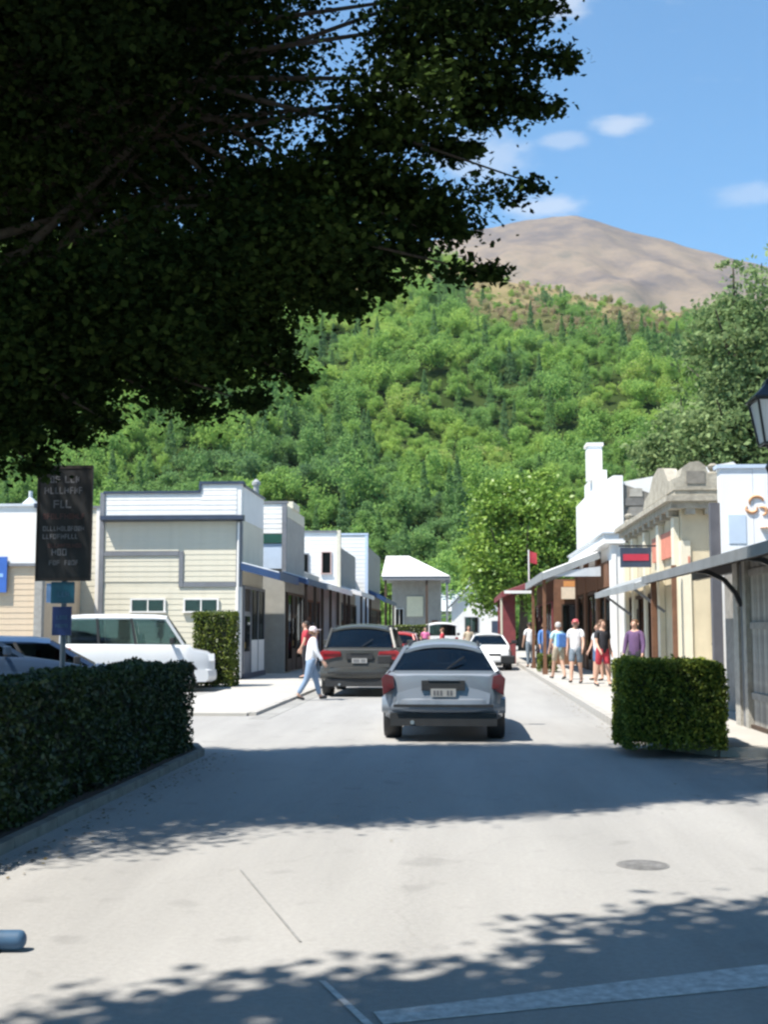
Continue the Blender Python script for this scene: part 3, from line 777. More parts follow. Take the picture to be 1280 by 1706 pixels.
def window(parent, X0, X1, Y, z0, z1, frame, panes=2, depth=.10, rows=1):
    """window in a wall facing the viewer: dark reveal, frame, panes"""
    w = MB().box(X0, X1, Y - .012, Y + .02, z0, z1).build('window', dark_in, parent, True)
    f = MB(); t = .055
    f.box(X0 - t, X1 + t, Y - .05, Y - .012, z1, z1 + t).box(X0 - t, X0, Y - .05, Y - .012, z0, z1).box(X1, X1 + t, Y - .05, Y - .012, z0, z1)
    for k in range(1, panes):
        x = X0 + (X1 - X0) * k / panes; f.box(x - .02, x + .02, Y - .045, Y - .012, z0, z1)
    for k in range(1, rows):
        z = z0 + (z1 - z0) * k / rows; f.box(X0, X1, Y - .043, Y - .014, z - .015, z + .015)
    g = f.build('frame', frame, w); g.location = (0, 0, 0)
    s = MB().box(X0 - t - .03, X1 + t + .03, Y - .09, Y - .012, z0 - .05, z0).build('sill', frame, w)
    for k in range(panes):
        a = X0 + (X1 - X0) * k / panes + .02; b_ = X0 + (X1 - X0) * (k + 1) / panes - .02
        MB().box(a, b_, Y - .030, Y - .024, z0 + .002, z1 - .002).build('pane', shop_glass, w)
    return w
def shopfront(parent, X, Y0, Y1, z1, sgn, frame, door_at=.7, stall=.5, stallm=None, n=3, goods=None):
    """shop window and door in a wall facing across the street; sgn +1 faces +X"""
    f = sgn
    def bx(name, mat, x0, x1, *r, par=parent, w=True):
        a, b_ = X + f * x0, X + f * x1
        return MB().box(min(a, b_), max(a, b_), *r).build(name, mat, par, w)
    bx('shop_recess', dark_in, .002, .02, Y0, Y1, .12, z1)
    L = Y1 - Y0
    for i in range(n + 1):
        y = Y0 + L * i / n; bx('mullion', frame, .02, .09, y - .04, y + .04, .12, z1)
    bx('head_rail', frame, .021, .085, Y0 + .04, Y1 - .04, z1 - .09, z1)
    for i in range(n):
        a, b_ = Y0 + L * i / n + .04, Y0 + L * (i + 1) / n - .04
        if i == int(door_at * n):
            d = bx('door', frame, .022, .06, a, b_, .12, 2.15)
            bx('door_pane', shop_glass, .062, .068, a + .12, b_ - .12, .9, 2.0)
            bx('door_handle', M('brass', (.5, .36, .12), .35, metal=.9), .068, .11, a + .05, a + .08, 1.0, 1.2)
        else:
            bx('stall_riser', stallm or frame, .021, .08, a, b_, .12, stall)
            bx('pane', shop_glass, .05, .058, a, b_, stall, z1 - .09)
            if goods:
                for k in range(2):
                    yy = a + (b_ - a) * (.3 + .4 * k); zz = stall + random.uniform(.3, .9)
                    bx('display', goods[(i + k) % len(goods)], .022, .035, yy - .16, yy + .16, stall + .05, zz)
def veranda(parent, X0, z0, X1, z1, Y0, Y1, roof, fascia, postm, posts=(), fw=.16, soffit=None, pitch=.14, zbase=.1):
    """lean-to roof over the footpath from the wall line X0 out to X1"""
    corrugated('veranda_roof', parent, (X0, Y0, z0), (X0, Y1, z0), (X1, Y0, z1), (X1, Y1, z1), roof, 'x', pitch=pitch)
    s = 1 if X1 > X0 else -1
    a, b_ = X1 - s * .005, X1 + s * .03
    MB().box(min(a, b_), max(a, b_), Y0 - .02, Y1 + .02, z1 - fw, z1 + .02).build('fascia', fascia, parent, True)
    for y in (Y0, Y1):
        MB().prism([(X0, z0 - .02), (X1, z1 - .02), (X1, z1 - fw), (X0, z0 - fw)], 'y', y - .02, y + .02).build('barge_board', fascia, parent, True)
    k = int((Y1 - Y0) / .9)
    for i in range(1, k):
        y = Y0 + (Y1 - Y0) * i / k
        MB().prism([(X0, z0 - .03), (X1 - s * .01, z1 - .03), (X1 - s * .01, z1 - .11), (X0, z0 - .11)], 'y', y - .025, y + .025).build('rafter', soffit or timber_d, parent, True)
    for y in posts:
        px_ = X1 - s * .12
        MB().box(px_ - .055, px_ + .055, y - .055, y + .055, zbase, z1 - .02).build('post', postm, parent, True)
        MB().box(px_ - .085, px_ + .085, y - .085, y + .085, zbase, zbase + .22).build('post_base', postm, parent, True)
random.seed(12)

# ---- left: cream weatherboard shop with stepped parapet
b1 = thing('cream_shop', 'cream weatherboard shop with stepped parapet and navy trim, left of street', 'building', (-9, 39, 0))
YF = 36.8
B('wall', cream_p, b1, -11.15, -6.83, YF, 41.0, .0, 5.0)
MB().prism([(-11.15, 5.0), (-6.83, 5.0), (-6.83, 6.10), (-8.10, 6.10), (-8.10, 5.82), (-11.15, 5.82)], 'y', YF - .01, YF + .25).build('parapet', white_p, b1, True)
B('parapet_return', white_p, b1, -7.06, -6.815, YF + .252, 40.9, 5.0, 6.05)
boards(b1, -11.15, -6.98, YF, .12, 2.88, .172, cream_p)
boards(b1, -11.15, -8.78, YF - .002, 3.06, 3.86, .16, cream_p)
boards(b1, -8.62, -6.98, YF - .002, 3.06, 4.92, .172, cream_p)
boards(b1, -11.15, -8.78, YF - .002, 4.02, 4.92, .15, cream_p)
boards(b1, -11.1, -8.12, YF - .012, 5.14, 5.78, .16, white_p)
boards(b1, -8.12, -6.98, YF - .012, 5.14, 6.06, .153, white_p)
MB().prism([(YF, 4.94), (YF - .34, 4.98), (YF - .34, 5.10), (YF, 5.13)], 'x', -11.22, -6.72).build('ledge', navy, b1, True)
B('trim_board', greytrim, b1, -11.15, -8.78, YF - .05, YF, 3.87, 4.01)
B('trim_board', greytrim, b1, -8.77, -8.63, YF - .051, YF, 2.90, 4.01)
B('trim_board', greytrim, b1, -8.62, -6.98, YF - .05, YF, 2.90, 3.05)
B('trim_board', greytrim, b1, -11.30, -11.155, YF - .06, YF + .1, .1, 5.86)
B('trim_board', greytrim, b1, -6.975, -6.80, YF - .045, YF + .16, 2.9, 4.93)
B('corner_board', white_p, b1, -6.975, -6.80, YF - .045, YF + .16, .1, 2.895)
for a in ((-11.2, -8.14, 5.82, 5.90), (-8.16, -6.76, 6.10, 6.19)):
    B('coping', navy, b1, a[0], a[1], YF - .07, YF + .32, a[2], a[3])
B('coping', navy, b1, -8.17, -8.09, YF - .07, YF + .3, 5.90, 6.10)
B('coping', greytrim, b1, -7.10, -6.77, YF + .33, 40.95, 6.05, 6.12)
window(b1, -10.22, -9.22, YF - .025, 2.15, 2.50, white_p, 2)
window(b1, -8.55, -7.55, YF - .025, 2.15, 2.50, white_p, 2)
shopfront(b1, -6.83, 37.05, 40.9, 2.95, 1, greytrim, door_at=.0, stall=1.25, stallm=white_p, n=3, goods=[white_p, M('cloth_beige', (.4, .35, .28)), greytrim])
B('plinth', navy, b1, -6.84, -6.70, YF + .2, 40.95, .05, .22)
MB().lathe([(.10, 0), (.10, .5), (.15, .5), (.15, .6), (.04, .7)], 10).build('roof_vent', iron_grey, b1).location = (2.0, 1.4, 6.0)
MB().tube([(-6.90, YF - .08, 4.9), (-6.90, YF - .08, .12)], .04, 8).build('downpipe', white_p, b1, True)
veranda(b1, -6.83, 3.66, -5.62, 3.34, 36.75, 41.0, iron_pale, blue_fascia, timber_d, (), fw=.24)

# annex to the left of it
an = thing('cream_annex', 'lower cream annex between the black signboard and the stepped shop', 'building', (-12.1, 39, 0))
B('wall', cream_p, an, -13.0, -11.31, 37.1, 41, 0, 5.4)
boards(an, -12.9, -11.32, 37.1, .1, 5.38, .2, cream_p)
B('coping', greytrim, an, -13.05, -11.30, 37.02, 41.05, 5.4, 5.47)
B('corner_board', white_p, an, -11.50, -11.305, 37.05, 37.095, .1, 5.4)

# far-left white and tan building
b0 = thing('white_tan_shop', 'white-fronted building with tan boards below, at the left edge', 'building', (-14.5, 34, 0))
tan_p = M('tan_boards', (.58, .46, .33), .65, var=.08, scale=3, bump=.08, dirt=.15)
B('wall', tan_p, b0, -18.0, -11.95, 33.05, 37, 0, 3.4)
boards(b0, -18.0, -11.96, 33.05, .1, 3.36, .165, tan_p)
B('parapet', white_p, b0, -18.0, -11.95, 32.98, 33.3, 3.4, 5.05)
B('coping', iron_pale, b0, -18.05, -11.92, 32.92, 33.36, 5.05, 5.12)
B('trim_board', greytrim, b0, -18, -11.95, 32.94, 33.04, 3.36, 3.44)
B('corner_post', M('weathered_grey_timber', (.30, .29, .27), .8, var=.2, scale=8), b0, -11.94, -11.72, 32.92, 33.15, 0, 5.0)
B('post_cap', navy, b0, -12.0, -11.62, 32.86, 33.2, 5.0, 5.12)
MB().lathe([(.18, 0), (.18, .3), (.3, .32), (.06, .55), (.06, .75)], 10).build('roof_vent', iron_pale, b0).location = (1.5, 1.3, 5.0)
sg = B('blue_sign', M('sign_blue', (.04, .12, .42), .4, var=.1), b0, -13.6, -12.74, 32.90, 32.94, 2.62, 3.62)
B('sign_band', M('sign_paleblue', (.25, .42, .75), .4, var=.1), b0, -13.5, -12.84, 32.893, 32.899, 3.05, 3.15)

# ---- left: next shops along the street
green_p = M('bottle_green', (.012, .075, .055), .5, var=.15)
ltblue = M('pale_blue_panel', (.50, .60, .74), .55, var=.06, dirt=.1)
stone_gr = M('grey_stucco', (.33, .325, .30), .85, var=.12, scale=3, bump=.15, dirt=.2)
b2 = thing('green_band_shop', 'shop with white false front, green band and pale blue panel', 'building', (-9, 44, 0))
B('wall', stone_gr, b2, -12, -6.22, 42.0, 47.2, 0, 5.9)
B('false_front', white_p, b2, -7.5, -6.18, 41.90, 42.0, 4.95, 6.02)
boards(b2, -7.45, -6.32, 41.895, 4.96, 6.0, .17, white_p)
B('green_band', green_p, b2, -7.5, -6.17, 41.86, 41.99, 4.62, 4.93)
B('blue_panel', ltblue, b2, -7.45, -6.2, 41.91, 41.985, 3.72, 4.60)
B('corner_board', greytrim, b2, -6.32, -6.16, 41.85, 42.05, 3.4, 6.03)
B('coping', greytrim, b2, -7.55, -6.12, 41.84, 42.06, 6.03, 6.10)
B('parapet_return', cream_p, b2, -6.5, -6.2, 42.4, 47.0, 5.6, 6.0)
B('parapet_block', cream_p, b2, -6.55, -6.15, 43.4, 45.2, 6.0, 6.25)
shopfront(b2, -6.22, 42.2, 47.0, 2.9, 1, timber_d, door_at=.4, stall=.55, n=4, goods=[white_p, redbrown, cream_p])
veranda(b2, -6.22, 3.60, -5.35, 3.34, 41.5, 47.2, iron_pale, blue_fascia, timber_d, (42.0, 44.6, 47.0), fw=.2)

bg = thing('low_shop', 'low shop with pale iron veranda between two white false fronts', 'building', (-9, 52, 0))
B('wall', stone_gr, bg, -12, -6.9, 47.3, 57.8, 0, 4.1)
shopfront(bg, -6.9, 47.6, 57.5, 2.9, 1, timber_b, door_at=.5, stall=.5, n=6, goods=[white_p, redbrown, cream_p])
corrugated('roof', bg, (-6.9, 47.3, 4.1), (-6.9, 57.8, 4.1), (-10, 47.3, 5.2), (-10, 57.8, 5.2), iron_grey, 'x')
veranda(bg, -6.9, 3.7, -5.3, 3.38, 47.3, 57.9, iron_pale, white_p, timber_d, (49.5, 52.5, 55.5, 57.7), fw=.2)

b3 = thing('white_gable_shop', 'white false-fronted shop with tall plain gable, mid left of street', 'building', (-9, 62, 0))
B('wall', stone_gr, b3, -12, -5.95, 58.05, 67, 0, 5.6)
MB().prism([(-9.5, 0), (-5.90, 0), (-5.90, 6.3), (-8.3, 6.3), (-8.3, 5.9), (-9.5, 5.6)], 'y', 57.95, 58.2).build('false_front', white_p, b3, True)
boards(b3, -8.28, -6.05, 57.945, 3.5, 6.28, .2, white_p)
B('corner_board', cream_p, b3, -6.05, -5.87, 57.9, 58.25, .1, 6.38)
B('coping', greytrim, b3, -8.35, -6.06, 57.86, 58.27, 6.3, 6.37)
window(b3, -7.9, -7.45, 57.92, 4.0, 5.2, greytrim, 1)
window(b3, -6.75, -6.35, 57.92, 4.3, 5.3, M('pinkish_frame', (.5, .36, .33)), 1)
shopfront(b3, -5.95, 58.4, 66.8, 2.9, 1, timber_d, n=5, goods=[white_p, redbrown, cream_p])
veranda(b3, -5.95, 3.7, -4.9, 3.4, 58.3, 67, iron_pale, white_p, timber_d, (60, 63, 66), fw=.2)

b4 = thing('cool_white_shop', 'tall narrow cool-white shop front with blue awning, farther left', 'building', (-9, 78, 0))
B('wall', stone_gr, b4, -13, -5.7, 72.05, 84, 0, 6.6)
B('false_front', white_p, b4, -8.5, -5.66, 71.95, 72.2, 0, 7.25)
boards(b4, -8.45, -5.8, 71.945, 3.4, 7.2, .24, white_p)
B('coping', ltblue, b4, -8.55, -5.6, 71.88, 72.27, 7.25, 7.35)
B('corner_board', ltblue, b4, -5.8, -5.62, 71.90, 72.24, .1, 7.25)
window(b4, -7.0, -6.5, 71.92, 4.2, 5.8, ltblue, 1)
shopfront(b4, -5.7, 72.4, 83.8, 2.9, 1, timber_b, n=6, goods=[white_p, redbrown, ltblue])
veranda(b4, -5.7, 4.0, -4.6, 3.4, 72.3, 84, blue_fascia, blue_fascia, timber_d, (75, 79, 83), fw=.2)
bgl = thing('dim_shop', 'small grey shop set back before the cool-white front', 'building', (-9, 69, 0))
B('wall', stone_gr, bgl, -12, -6.4, 67.1, 71.9, 0, 4.4)
shopfront(bgl, -6.4, 67.3, 71.7, 2.8, 1, timber_d, n=3, goods=[white_p, redbrown])
B('coping', greytrim, bgl, -12.05, -6.35, 67.05, 71.93, 4.4, 4.5)

# ---- end of the street
b5 = thing('hip_roof_pavilion', 'building with bright white hipped roof where the street ends', 'building', (-3.6, 98, 0))
rw = M('white_roof_iron', (.78, .78, .76), .5, var=.05, scale=1, dirt=.1)
V = [(-6.3, 94.5, 5.75), (-.9, 94.5, 5.75), (-.9, 101.5, 5.75), (-6.3, 101.5, 5.75), (-6.15, 98, 7.55), (-4.3, 98, 7.55)]
MB().add(V, [(0, 1, 5, 4), (1, 2, 5), (2, 3, 4, 5), (3, 0, 4), (3, 2, 1, 0)]).build('roof', rw, b5, True)
B('fascia', greytrim, b5, -6.25, -.95, 94.56, 101.4, 5.45, 5.74)
B('wall', stone_gr, b5, -5.6, -1.7, 96.5, 101, 0, 5.45)
B('wall_panel', M('pale_yellow_render', (.72, .70, .52), .7, var=.06), b5, -4.4, -3.1, 96.4, 96.49, 2.6, 4.2)
for x in (-6.0, -2.75, -1.15):
    B('post', timber_d if x < -1.5 else greytrim, b5, x - .09, x + .09, 94.7, 94.88, 0, 5.44)
B('door', timber_b, b5, -2.4, -1.9, 96.40, 96.49, 0, 2.3)
window(b5, -5.3, -4.7, 96.47, 1.6, 3.2, white_p, 2)

b6 = thing('gabled_cottage', 'small white gabled cottage at the far end, below the lime tree', 'building', (1.6, 108, 0))
B('wall', white_p, b6, -.9, 4.6, 105.6, 112, 0, 3.6)
MB().prism([(-.9, 3.6), (2.2, 3.6), (.9, 5.4)], 'y', 105.6, 105.8).build('gable', white_p, b6, True)
MB().prism([(-1.3, 3.5), (.9, 5.75), (3.0, 3.55), (3.0, 3.42), (.9, 5.6), (-1.3, 3.36)], 'y', 105.2, 112.2).build('roof', iron_pale, b6, True)
B('chimney', white_p, b6, .6, 1.2, 107, 107.6, 5.2, 6.3)
window(b6, .3, 1.4, 105.58, 1.3, 2.6, greytrim, 2)
B('door', navy, b6, 2.6, 3.5, 105.52, 105.59, .1, 2.3)
b7 = thing('grey_roof_house', 'low house with pale grey roof left of the white cottage', 'building', (-2, 118, 0))
B('wall', cream_p, b7, -4.6, .4, 115, 121, 0, 3.4)
MB().prism([(114.5, 3.3), (118, 5.4), (121.5, 3.3)], 'x', -5, .8).build('roof', iron_pale, b7, True)
window(b7, -2.2, -.8, 114.98, 1.2, 2.6, greytrim, 2)
B('door', timber_b, b7, -4.2, -3.3, 114.93, 114.99, 0, 2.2)

# ---- right: red-brown verandahed shop
r4 = thing('oxblood_shop', 'low red-brown shop with oxblood end wall and veranda, right side', 'building', (5, 56, 0))
buff = M('buff_panel', (.50, .42, .33), .7, var=.1, dirt=.15)
B('wall', timber_b, r4, 3.9, 9.5, 51.2, 63, .1, 3.7)
B('wing_wall', redbrown, r4, 1.78, 2.35, 53.0, 53.25, .1, 3.05)
B('wing_trim', cream_p, r4, 1.70, 1.78, 52.98, 53.3, .1, 3.1)
shopfront(r4, 3.9, 51.6, 62.6, 2.8, -1, redbrown, n=6, goods=[white_p, timber_b, cream_p])
veranda(r4, 3.9, 3.95, 1.72, 3.16, 51.2, 63, redbrown, redbrown, redbrown, (56.2, 60), fw=.22)
B('white_gutter', white_p, r4, 1.80, 3.05, 51.05, 51.12, 3.10, 3.22)
B('sign_board', M('orange_sign', (.62, .27, .09), .5, var=.15), r4, 4.3, 5.6, 51.05, 51.12, 3.38, 3.62)
B('sign_board', M('cream_sign', (.72, .60, .46), .5, var=.12), r4, 4.2, 5.1, 51.03, 51.10, 2.86, 3.36)
B('sign_board', M('sage_sign', (.40, .44, .34), .5, var=.12), r4, 5.3, 5.8, 51.03, 51.10, 2.86, 3.30)
window(r4, 4.25, 5.0, 51.18, 1.0, 2.6, timber_d, 1)
B('wall_panel', buff, r4, 5.1, 6.3, 51.10, 51.19, .1, 2.8)
for x in (5.15, 5.6, 6.05):
    B('batten', stone_gr, r4, x, x + .07, 51.05, 51.098, .1, 2.8)
MB().tube([(2.9, 52, 3.5), (2.9, 52, 5.0)], .03, 6).build('flagpole', white_p, r4, True)
fl = MB().panel([(2.94, 52, 4.45), (3.26, 52.04, 4.38), (3.24, 51.98, 4.86), (2.94, 52, 4.95)], .008, (0, 1, 0), 4, 2, .03).build('flag', M('red_flag', (.5, .05, .07), .7, var=.2), r4, True)

# ---- right: white-fronted stone building
r3 = thing('stone_white_shop', 'stone building with tall white street front and pillar, right side', 'building', (8, 43, 0))
stone_b = M('schist_mortar', (.20, .185, .16), .95, var=.25, scale=4, bump=.4)
MB().prism([(4.95, 0), (10.5, 0), (10.5, 4.3), (7.0, 5.35), (4.95, 6.05)], 'y', 37.1, 48.8).build('wall', stone_b, r3, True)
stones = [M('schist_%s' % n, c, .9, var=.22, scale=5, bump=.45, bscale=18) for n, c in (('grey', (.25, .235, .21)), ('brown', (.27, .225, .17)), ('dark', (.16, .155, .145)), ('pale', (.36, .34, .30)))]
random.seed(77)
base = root_loc(r3); z = .12; k = 0; smesh = {}
while z < 5.95:
    h = random.choice((.24, .28, .32)); x = 5.0 + random.uniform(0, .2)
    while x < 7.0 and z + h < 6.1 - (x - 4.95) * .35:
        w = random.choice((.3, .4, .5, .62)); mi = random.randrange(4); key = (w, h, mi)
        if key not in smesh:
            j = lambda s: random.uniform(-s, s)
            o = MB().prism([(j(.02), .012 + j(.01)), (w - .02 + j(.02), .01), (w - .015, h * .5 + j(.03)), (w - .03 + j(.02), h - .02), (w * .5, h - .012 + j(.01)), (.012, h - .03)], 'y', -.05, .02).build('stone', stones[mi], r3)
            smesh[key] = o.data
        else: o = link('stone', smesh[key], r3)
        o.location = Vector((x, 37.1 + random.uniform(-.015, .015), z)) - base
        x += w
    z += h
# street front: rendered white, stepped parapet with pillar, cornice ledge, pilasters
B('street_front', bright_w, r3, 4.72, 4.95, 37.0, 49.0, .1, 4.2)
MB().prism([(37.0, 4.5), (49.0, 4.5), (49.0, 6.55), (45.6, 6.55), (45.6, 7.0), (41.0, 7.0), (41.0, 6.5), (37.0, 6.3)], 'x', 4.68, 4.97).build('parapet', bright_w, r3, True)
B('pillar', bright_w, r3, 4.52, 5.02, 42.7, 43.5, 6.9, 8.10)
B('pillar_cap', bright_w, r3, 4.47, 5.07, 42.65, 43.55, 8.10, 8.2)
B('cornice', bright_w, r3, 4.36, 4.99, 36.86, 49.1, 4.20, 4.5)
B('cornice_cap', iron_pale, r3, 4.30, 4.97, 36.80, 49.15, 4.5, 4.55)
for y in (37.0, 41.0, 45.0, 48.4):
    B('pilaster', bright_w if y < 38 else timber_b, r3, 4.58, 4.72, y - .03, y + .6, .1, 4.19)
shopfront(r3, 4.72, 37.7, 48.3, 2.9, -1, timber_d, n=6, goods=[white_p, redbrown, cream_p])
corrugated('roof', r3, (4.98, 37.6, 6.12), (4.98, 48.9, 6.12), (8.4, 37.6, 6.75), (8.4, 48.9, 6.75), rw, 'x')
corrugated('roof', r3, (8.4, 37.6, 6.75), (8.4, 48.9, 6.75), (11, 37.6, 4.6), (11, 48.9, 4.6), rw, 'x')
MB().prism([(4.98, 5.95), (4.98, 6.14), (8.4, 6.74), (10.6, 4.8), (10.5, 4.3), (7.0, 5.2)], 'y', 37.35, 37.6).build('gable_board', white_p, r3, True)
B('shop_fascia', timber_b, r3, 4.60, 4.715, 38.2, 48.9, 2.93, 3.75)
veranda(r3, 4.5, 4.12, 2.62, 3.42, 39.2, 49.2, rw, iron_grey, timber_b, (40.2, 46.5), fw=.24)
MB().prism([(2.8, 3.30), (4.5, 3.30), (4.5, 3.62), (2.8, 3.42)], 'y', 39.22, 39.3).build('end_panel', iron_pale, r3, True)

# ---- right: cream classical shop with moulded cornice
r2 = thing('cornice_shop', 'cream rendered shop with heavy stone cornice, behind the right hedge', 'building', (7, 31, 0))
cream_r = M('ochre_cream_render', (.58, .505, .36), .85, var=.08, scale=2, bump=.12, dirt=.2)
pale_r = M('pale_cream_render', (.70, .65, .52), .85, var=.06, scale=2, bump=.1, dirt=.15)
oldst = M('lichened_stone', (.36, .33, .27), .95, var=.3, scale=5, bump=.5, bscale=14, dirt=.3)
B('wall', cream_r, r2, 4.88, 8.6, 26.9, 35.4, .1, 4.25)
B('quoin_strip', pale_r, r2, 4.85, 5.06, 26.86, 27.1, .1, 3.55)
for y in (26.9, 29.0, 31.2, 33.4, 35.0):
    B('pilaster', pale_r, r2, 4.74, 4.87, y + .2, y + .55, .1, 4.1)
B('cornice', oldst, r2, 4.62, 8.7, 26.64, 35.5, 4.25, 4.40)
B('cornice_lip', oldst, r2, 4.50, 8.8, 26.52, 35.6, 4.40, 4.52)
B('parapet', oldst, r2, 4.72, 8.6, 26.75, 35.4, 4.52, 4.66)
MB().prism([(4.70, 4.66), (4.70, 4.92), (4.84, 4.96), (4.90, 5.16), (5.06, 5.28), (5.26, 5.30), (5.40, 5.20), (5.46, 5.02), (5.80, 5.00), (5.80, 4.66)], 'y', 26.72, 27.3).build('pediment', oldst, r2, True)
MB().prism([(27.3, 4.66), (31.2, 4.66), (31.0, 4.86), (30.2, 4.98), (29.6, 5.30), (28.8, 5.42), (28.0, 5.30), (27.5, 4.98), (27.3, 4.92)], 'x', 4.70, 5.0).build('pediment', oldst, r2, True)
B('pediment_panel', M('dark_lichen_stone', (.20, .185, .16), .95, var=.3, scale=6, bump=.4), r2, 4.98, 5.38, 26.70, 26.718, 4.80, 5.08)
for x, y in ((5.62, 27.0), (4.86, 35.1)):
    MB().lathe([(.13, 0), (.13, .06), (.06, .10), (.11, .16), (.13, .22), (.05, .28)], 12).build('urn', oldst, r2).location = (x - 7, y - 31, 5.0 if y < 30 else 4.66)
for i in range(9):
    B('dentil', oldst, r2, 4.64, 4.86, 27.2 + i * .9, 27.45 + i * .9, 4.12, 4.25)
for i in range(4):
    B('dentil', oldst, r2, 4.95 + i * .42, 5.15 + i * .42, 26.67, 26.89, 4.12, 4.25)
B('sign_panel', M('faded_red_sign', (.60, .22, .15), .7, var=.15), r2, 4.80, 4.87, 27.6, 30.6, 3.25, 3.85)
B('sign_panel', M('faded_red_sign_2', (.52, .20, .14), .7, var=.15), r2, 5.0, 5.04, 26.84, 26.89, 2.9, 3.2)
window(r2, 5.55, 5.85, 26.88, 1.3, 2.3, timber_d, 1, rows=2)
B('drainpipe', timber_b, r2, 4.62, 4.72, 26.74, 26.84, .1, 3.0)
shopfront(r2, 4.88, 29.6, 34.8, 2.5, -1, timber_d, n=3, goods=[cream_p, redbrown])
veranda(r2, 4.74, 2.95, 3.9, 2.62, 27.4, 35.3, iron_grey, iron_grey, timber_d, (), fw=.14)
for y in (28.5, 34.2):
    MB().bar((3.95, y, 2.6), (4.74, y, 2.0), .06).build('bracket', greytrim, r2, True)

hs = thing('hanging_sign', 'dark projecting shop sign with a crimson band, above right footpath', 'sign', (4.3, 29.6, 0))
B('board', navy, hs, 3.88, 4.62, 29.56, 29.64, 3.10, 3.58)
B('band', M('crimson', (.42, .03, .06), .5, var=.12), hs, 3.94, 4.56, 29.548, 29.558, 3.26, 3.42)
B('arm', black_m, hs, 3.85, 4.88, 29.58, 29.62, 3.60, 3.64)

# ---- right: white hoarding wall and timber lean-to with veranda
r1 = thing('white_signboard_building', 'white boarded building with faded tan emblem, right edge', 'building', (7, 25, 0))
wb = M('white_hoarding', (.78, .80, .84), .55, var=.04, scale=1.2, dirt=.1)
B('wall', white_p, r1, 5.14, 9.0, 24.1, 24.32, .1, 4.78)
B('rear_wall', white_p, r1, 6.3, 9.0, 24.325, 26.4, .1, 4.3)
for i in range(6):
    B('panel', wb, r1, 5.14 + i * .64, 5.14 + i * .64 + .632, 24.04, 24.1, 2.9, 4.78)
B('coping', ltblue, r1, 5.08, 9.05, 24.0, 24.38, 4.78, 4.85)
B('shade_strip', M('shade_strip_grey', (.10, .10, .115), .7, var=.15), r1, 4.95, 5.135, 24.12, 24.30, .1, 4.1)  # dark strip standing in for the shade beside the cornice shop's wall
B('blue_panel', ltblue, r1, 5.28, 5.62, 24.025, 24.039, 3.28, 3.85)
emb = M('tan_emblem', (.60, .33, .18), .6, var=.2)
mb = MB()
for c_, a0, a1, r_ in (((5.84, 4.10), .2, 3.6, .14), ((5.74, 3.98), 2.6, 6.6, .11), ((5.93, 3.92), -1.4, 2.0, .10)):
    mb.tube([(c_[0] + math.cos(a0 + (a1 - a0) * t / 10) * r_, 24.03, c_[1] + math.sin(a0 + (a1 - a0) * t / 10) * r_ * .8) for t in range(11)], [.015 + .022 * math.sin(t / 10 * 3.14) for t in range(11)], 6)
mb.build('emblem', emb, r1, True, smooth=60)
MB().lathe([(.13, 0), (.13, .012)], 16).build('emblem', emb, r1).location = (6.02 - 7, 24.02 - 25, 3.58)

lt = thing('timber_lean_to', 'grey weathered timber lean-to with dark veranda at the right edge', 'building', (5.5, 18, 0))
wt = [M('weathered_plank_%d' % i, c, .9, var=.22, scale=7, bump=.4, bscale=22, dirt=.2) for i, c in enumerate(((.34, .33, .30), (.29, .28, .26), (.38, .365, .33), (.25, .24, .225)))]
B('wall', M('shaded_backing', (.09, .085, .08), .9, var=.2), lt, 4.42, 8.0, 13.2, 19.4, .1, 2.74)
y = 13.25; i = 0; pm = {}
while y < 18.6:
    w = random.choice((.15, .17, .19)); k = (w, i % 4)
    if k not in pm:
        o = MB().box(-.03, 0, 0, w - .008, .16, 2.7).build('plank', wt[i % 4], lt); pm[k] = o.data
    else: o = link('plank', pm[k], lt)
    o.location = (4.42 - 5.5 + random.uniform(-.006, .006), y - 18, random.uniform(-.01, .01)); y += w; i += 1
B('corner_post', wt[2], lt, 4.30, 4.46, 19.1, 19.42, .1, 2.74)
B('door_post', wt[0], lt, 4.31, 4.45, 18.62, 18.82, .1, 2.7)
for z in (.55, 1.6, 2.4):
    B('rail', wt[1], lt, 4.36, 4.39, 13.3, 18.6, z, z + .1)
B('bottom_plate', timber_d, lt, 4.34, 4.46, 13.2, 19.08, .1, .17)
veranda(lt, 4.42, 2.86, 3.42, 2.56, 12.6, 22.9, iron_grey, M('dull_grey_fascia', (.20, .21, .22), .6, var=.15, dirt=.2), timber_d, (), fw=.12)
MB().prism([(4.41, 2.74), (3.46, 2.45), (3.46, 2.43), (4.41, 2.72)], 'y', 12.65, 22.85).build('soffit', timber_d, lt, True)  # dark panel added so the shade under the veranda is in its colour
MB().tube([(4.36, 19.0, 2.6), (4.36, 19.0, .12)], .035, 8).build('downpipe', greytrim, lt, True)
B('lintel', black_m, lt, 4.3, 4.42, 19.43, 22.8, 2.5, 2.78)
for y0 in (15.5, 18.86):
    mb = MB(); P0 = [(4.30, y0, 1.95), (4.22, y0, 2.15), (4.05, y0, 2.36), (3.8, y0, 2.48), (3.5, y0, 2.52)]
    for a_, b_ in zip(P0[:-1], P0[1:]): mb.bar(a_, b_, .07, .07)
    mb.build('arched_bracket', black_m, lt, True)
B('end_post', timber_b, lt, 3.52, 3.62, 22.6, 22.7, .1, 2.5)
B('side_wall', wt[3], lt, 4.9, 8.0, 19.42, 22.8, .1, 2.7)
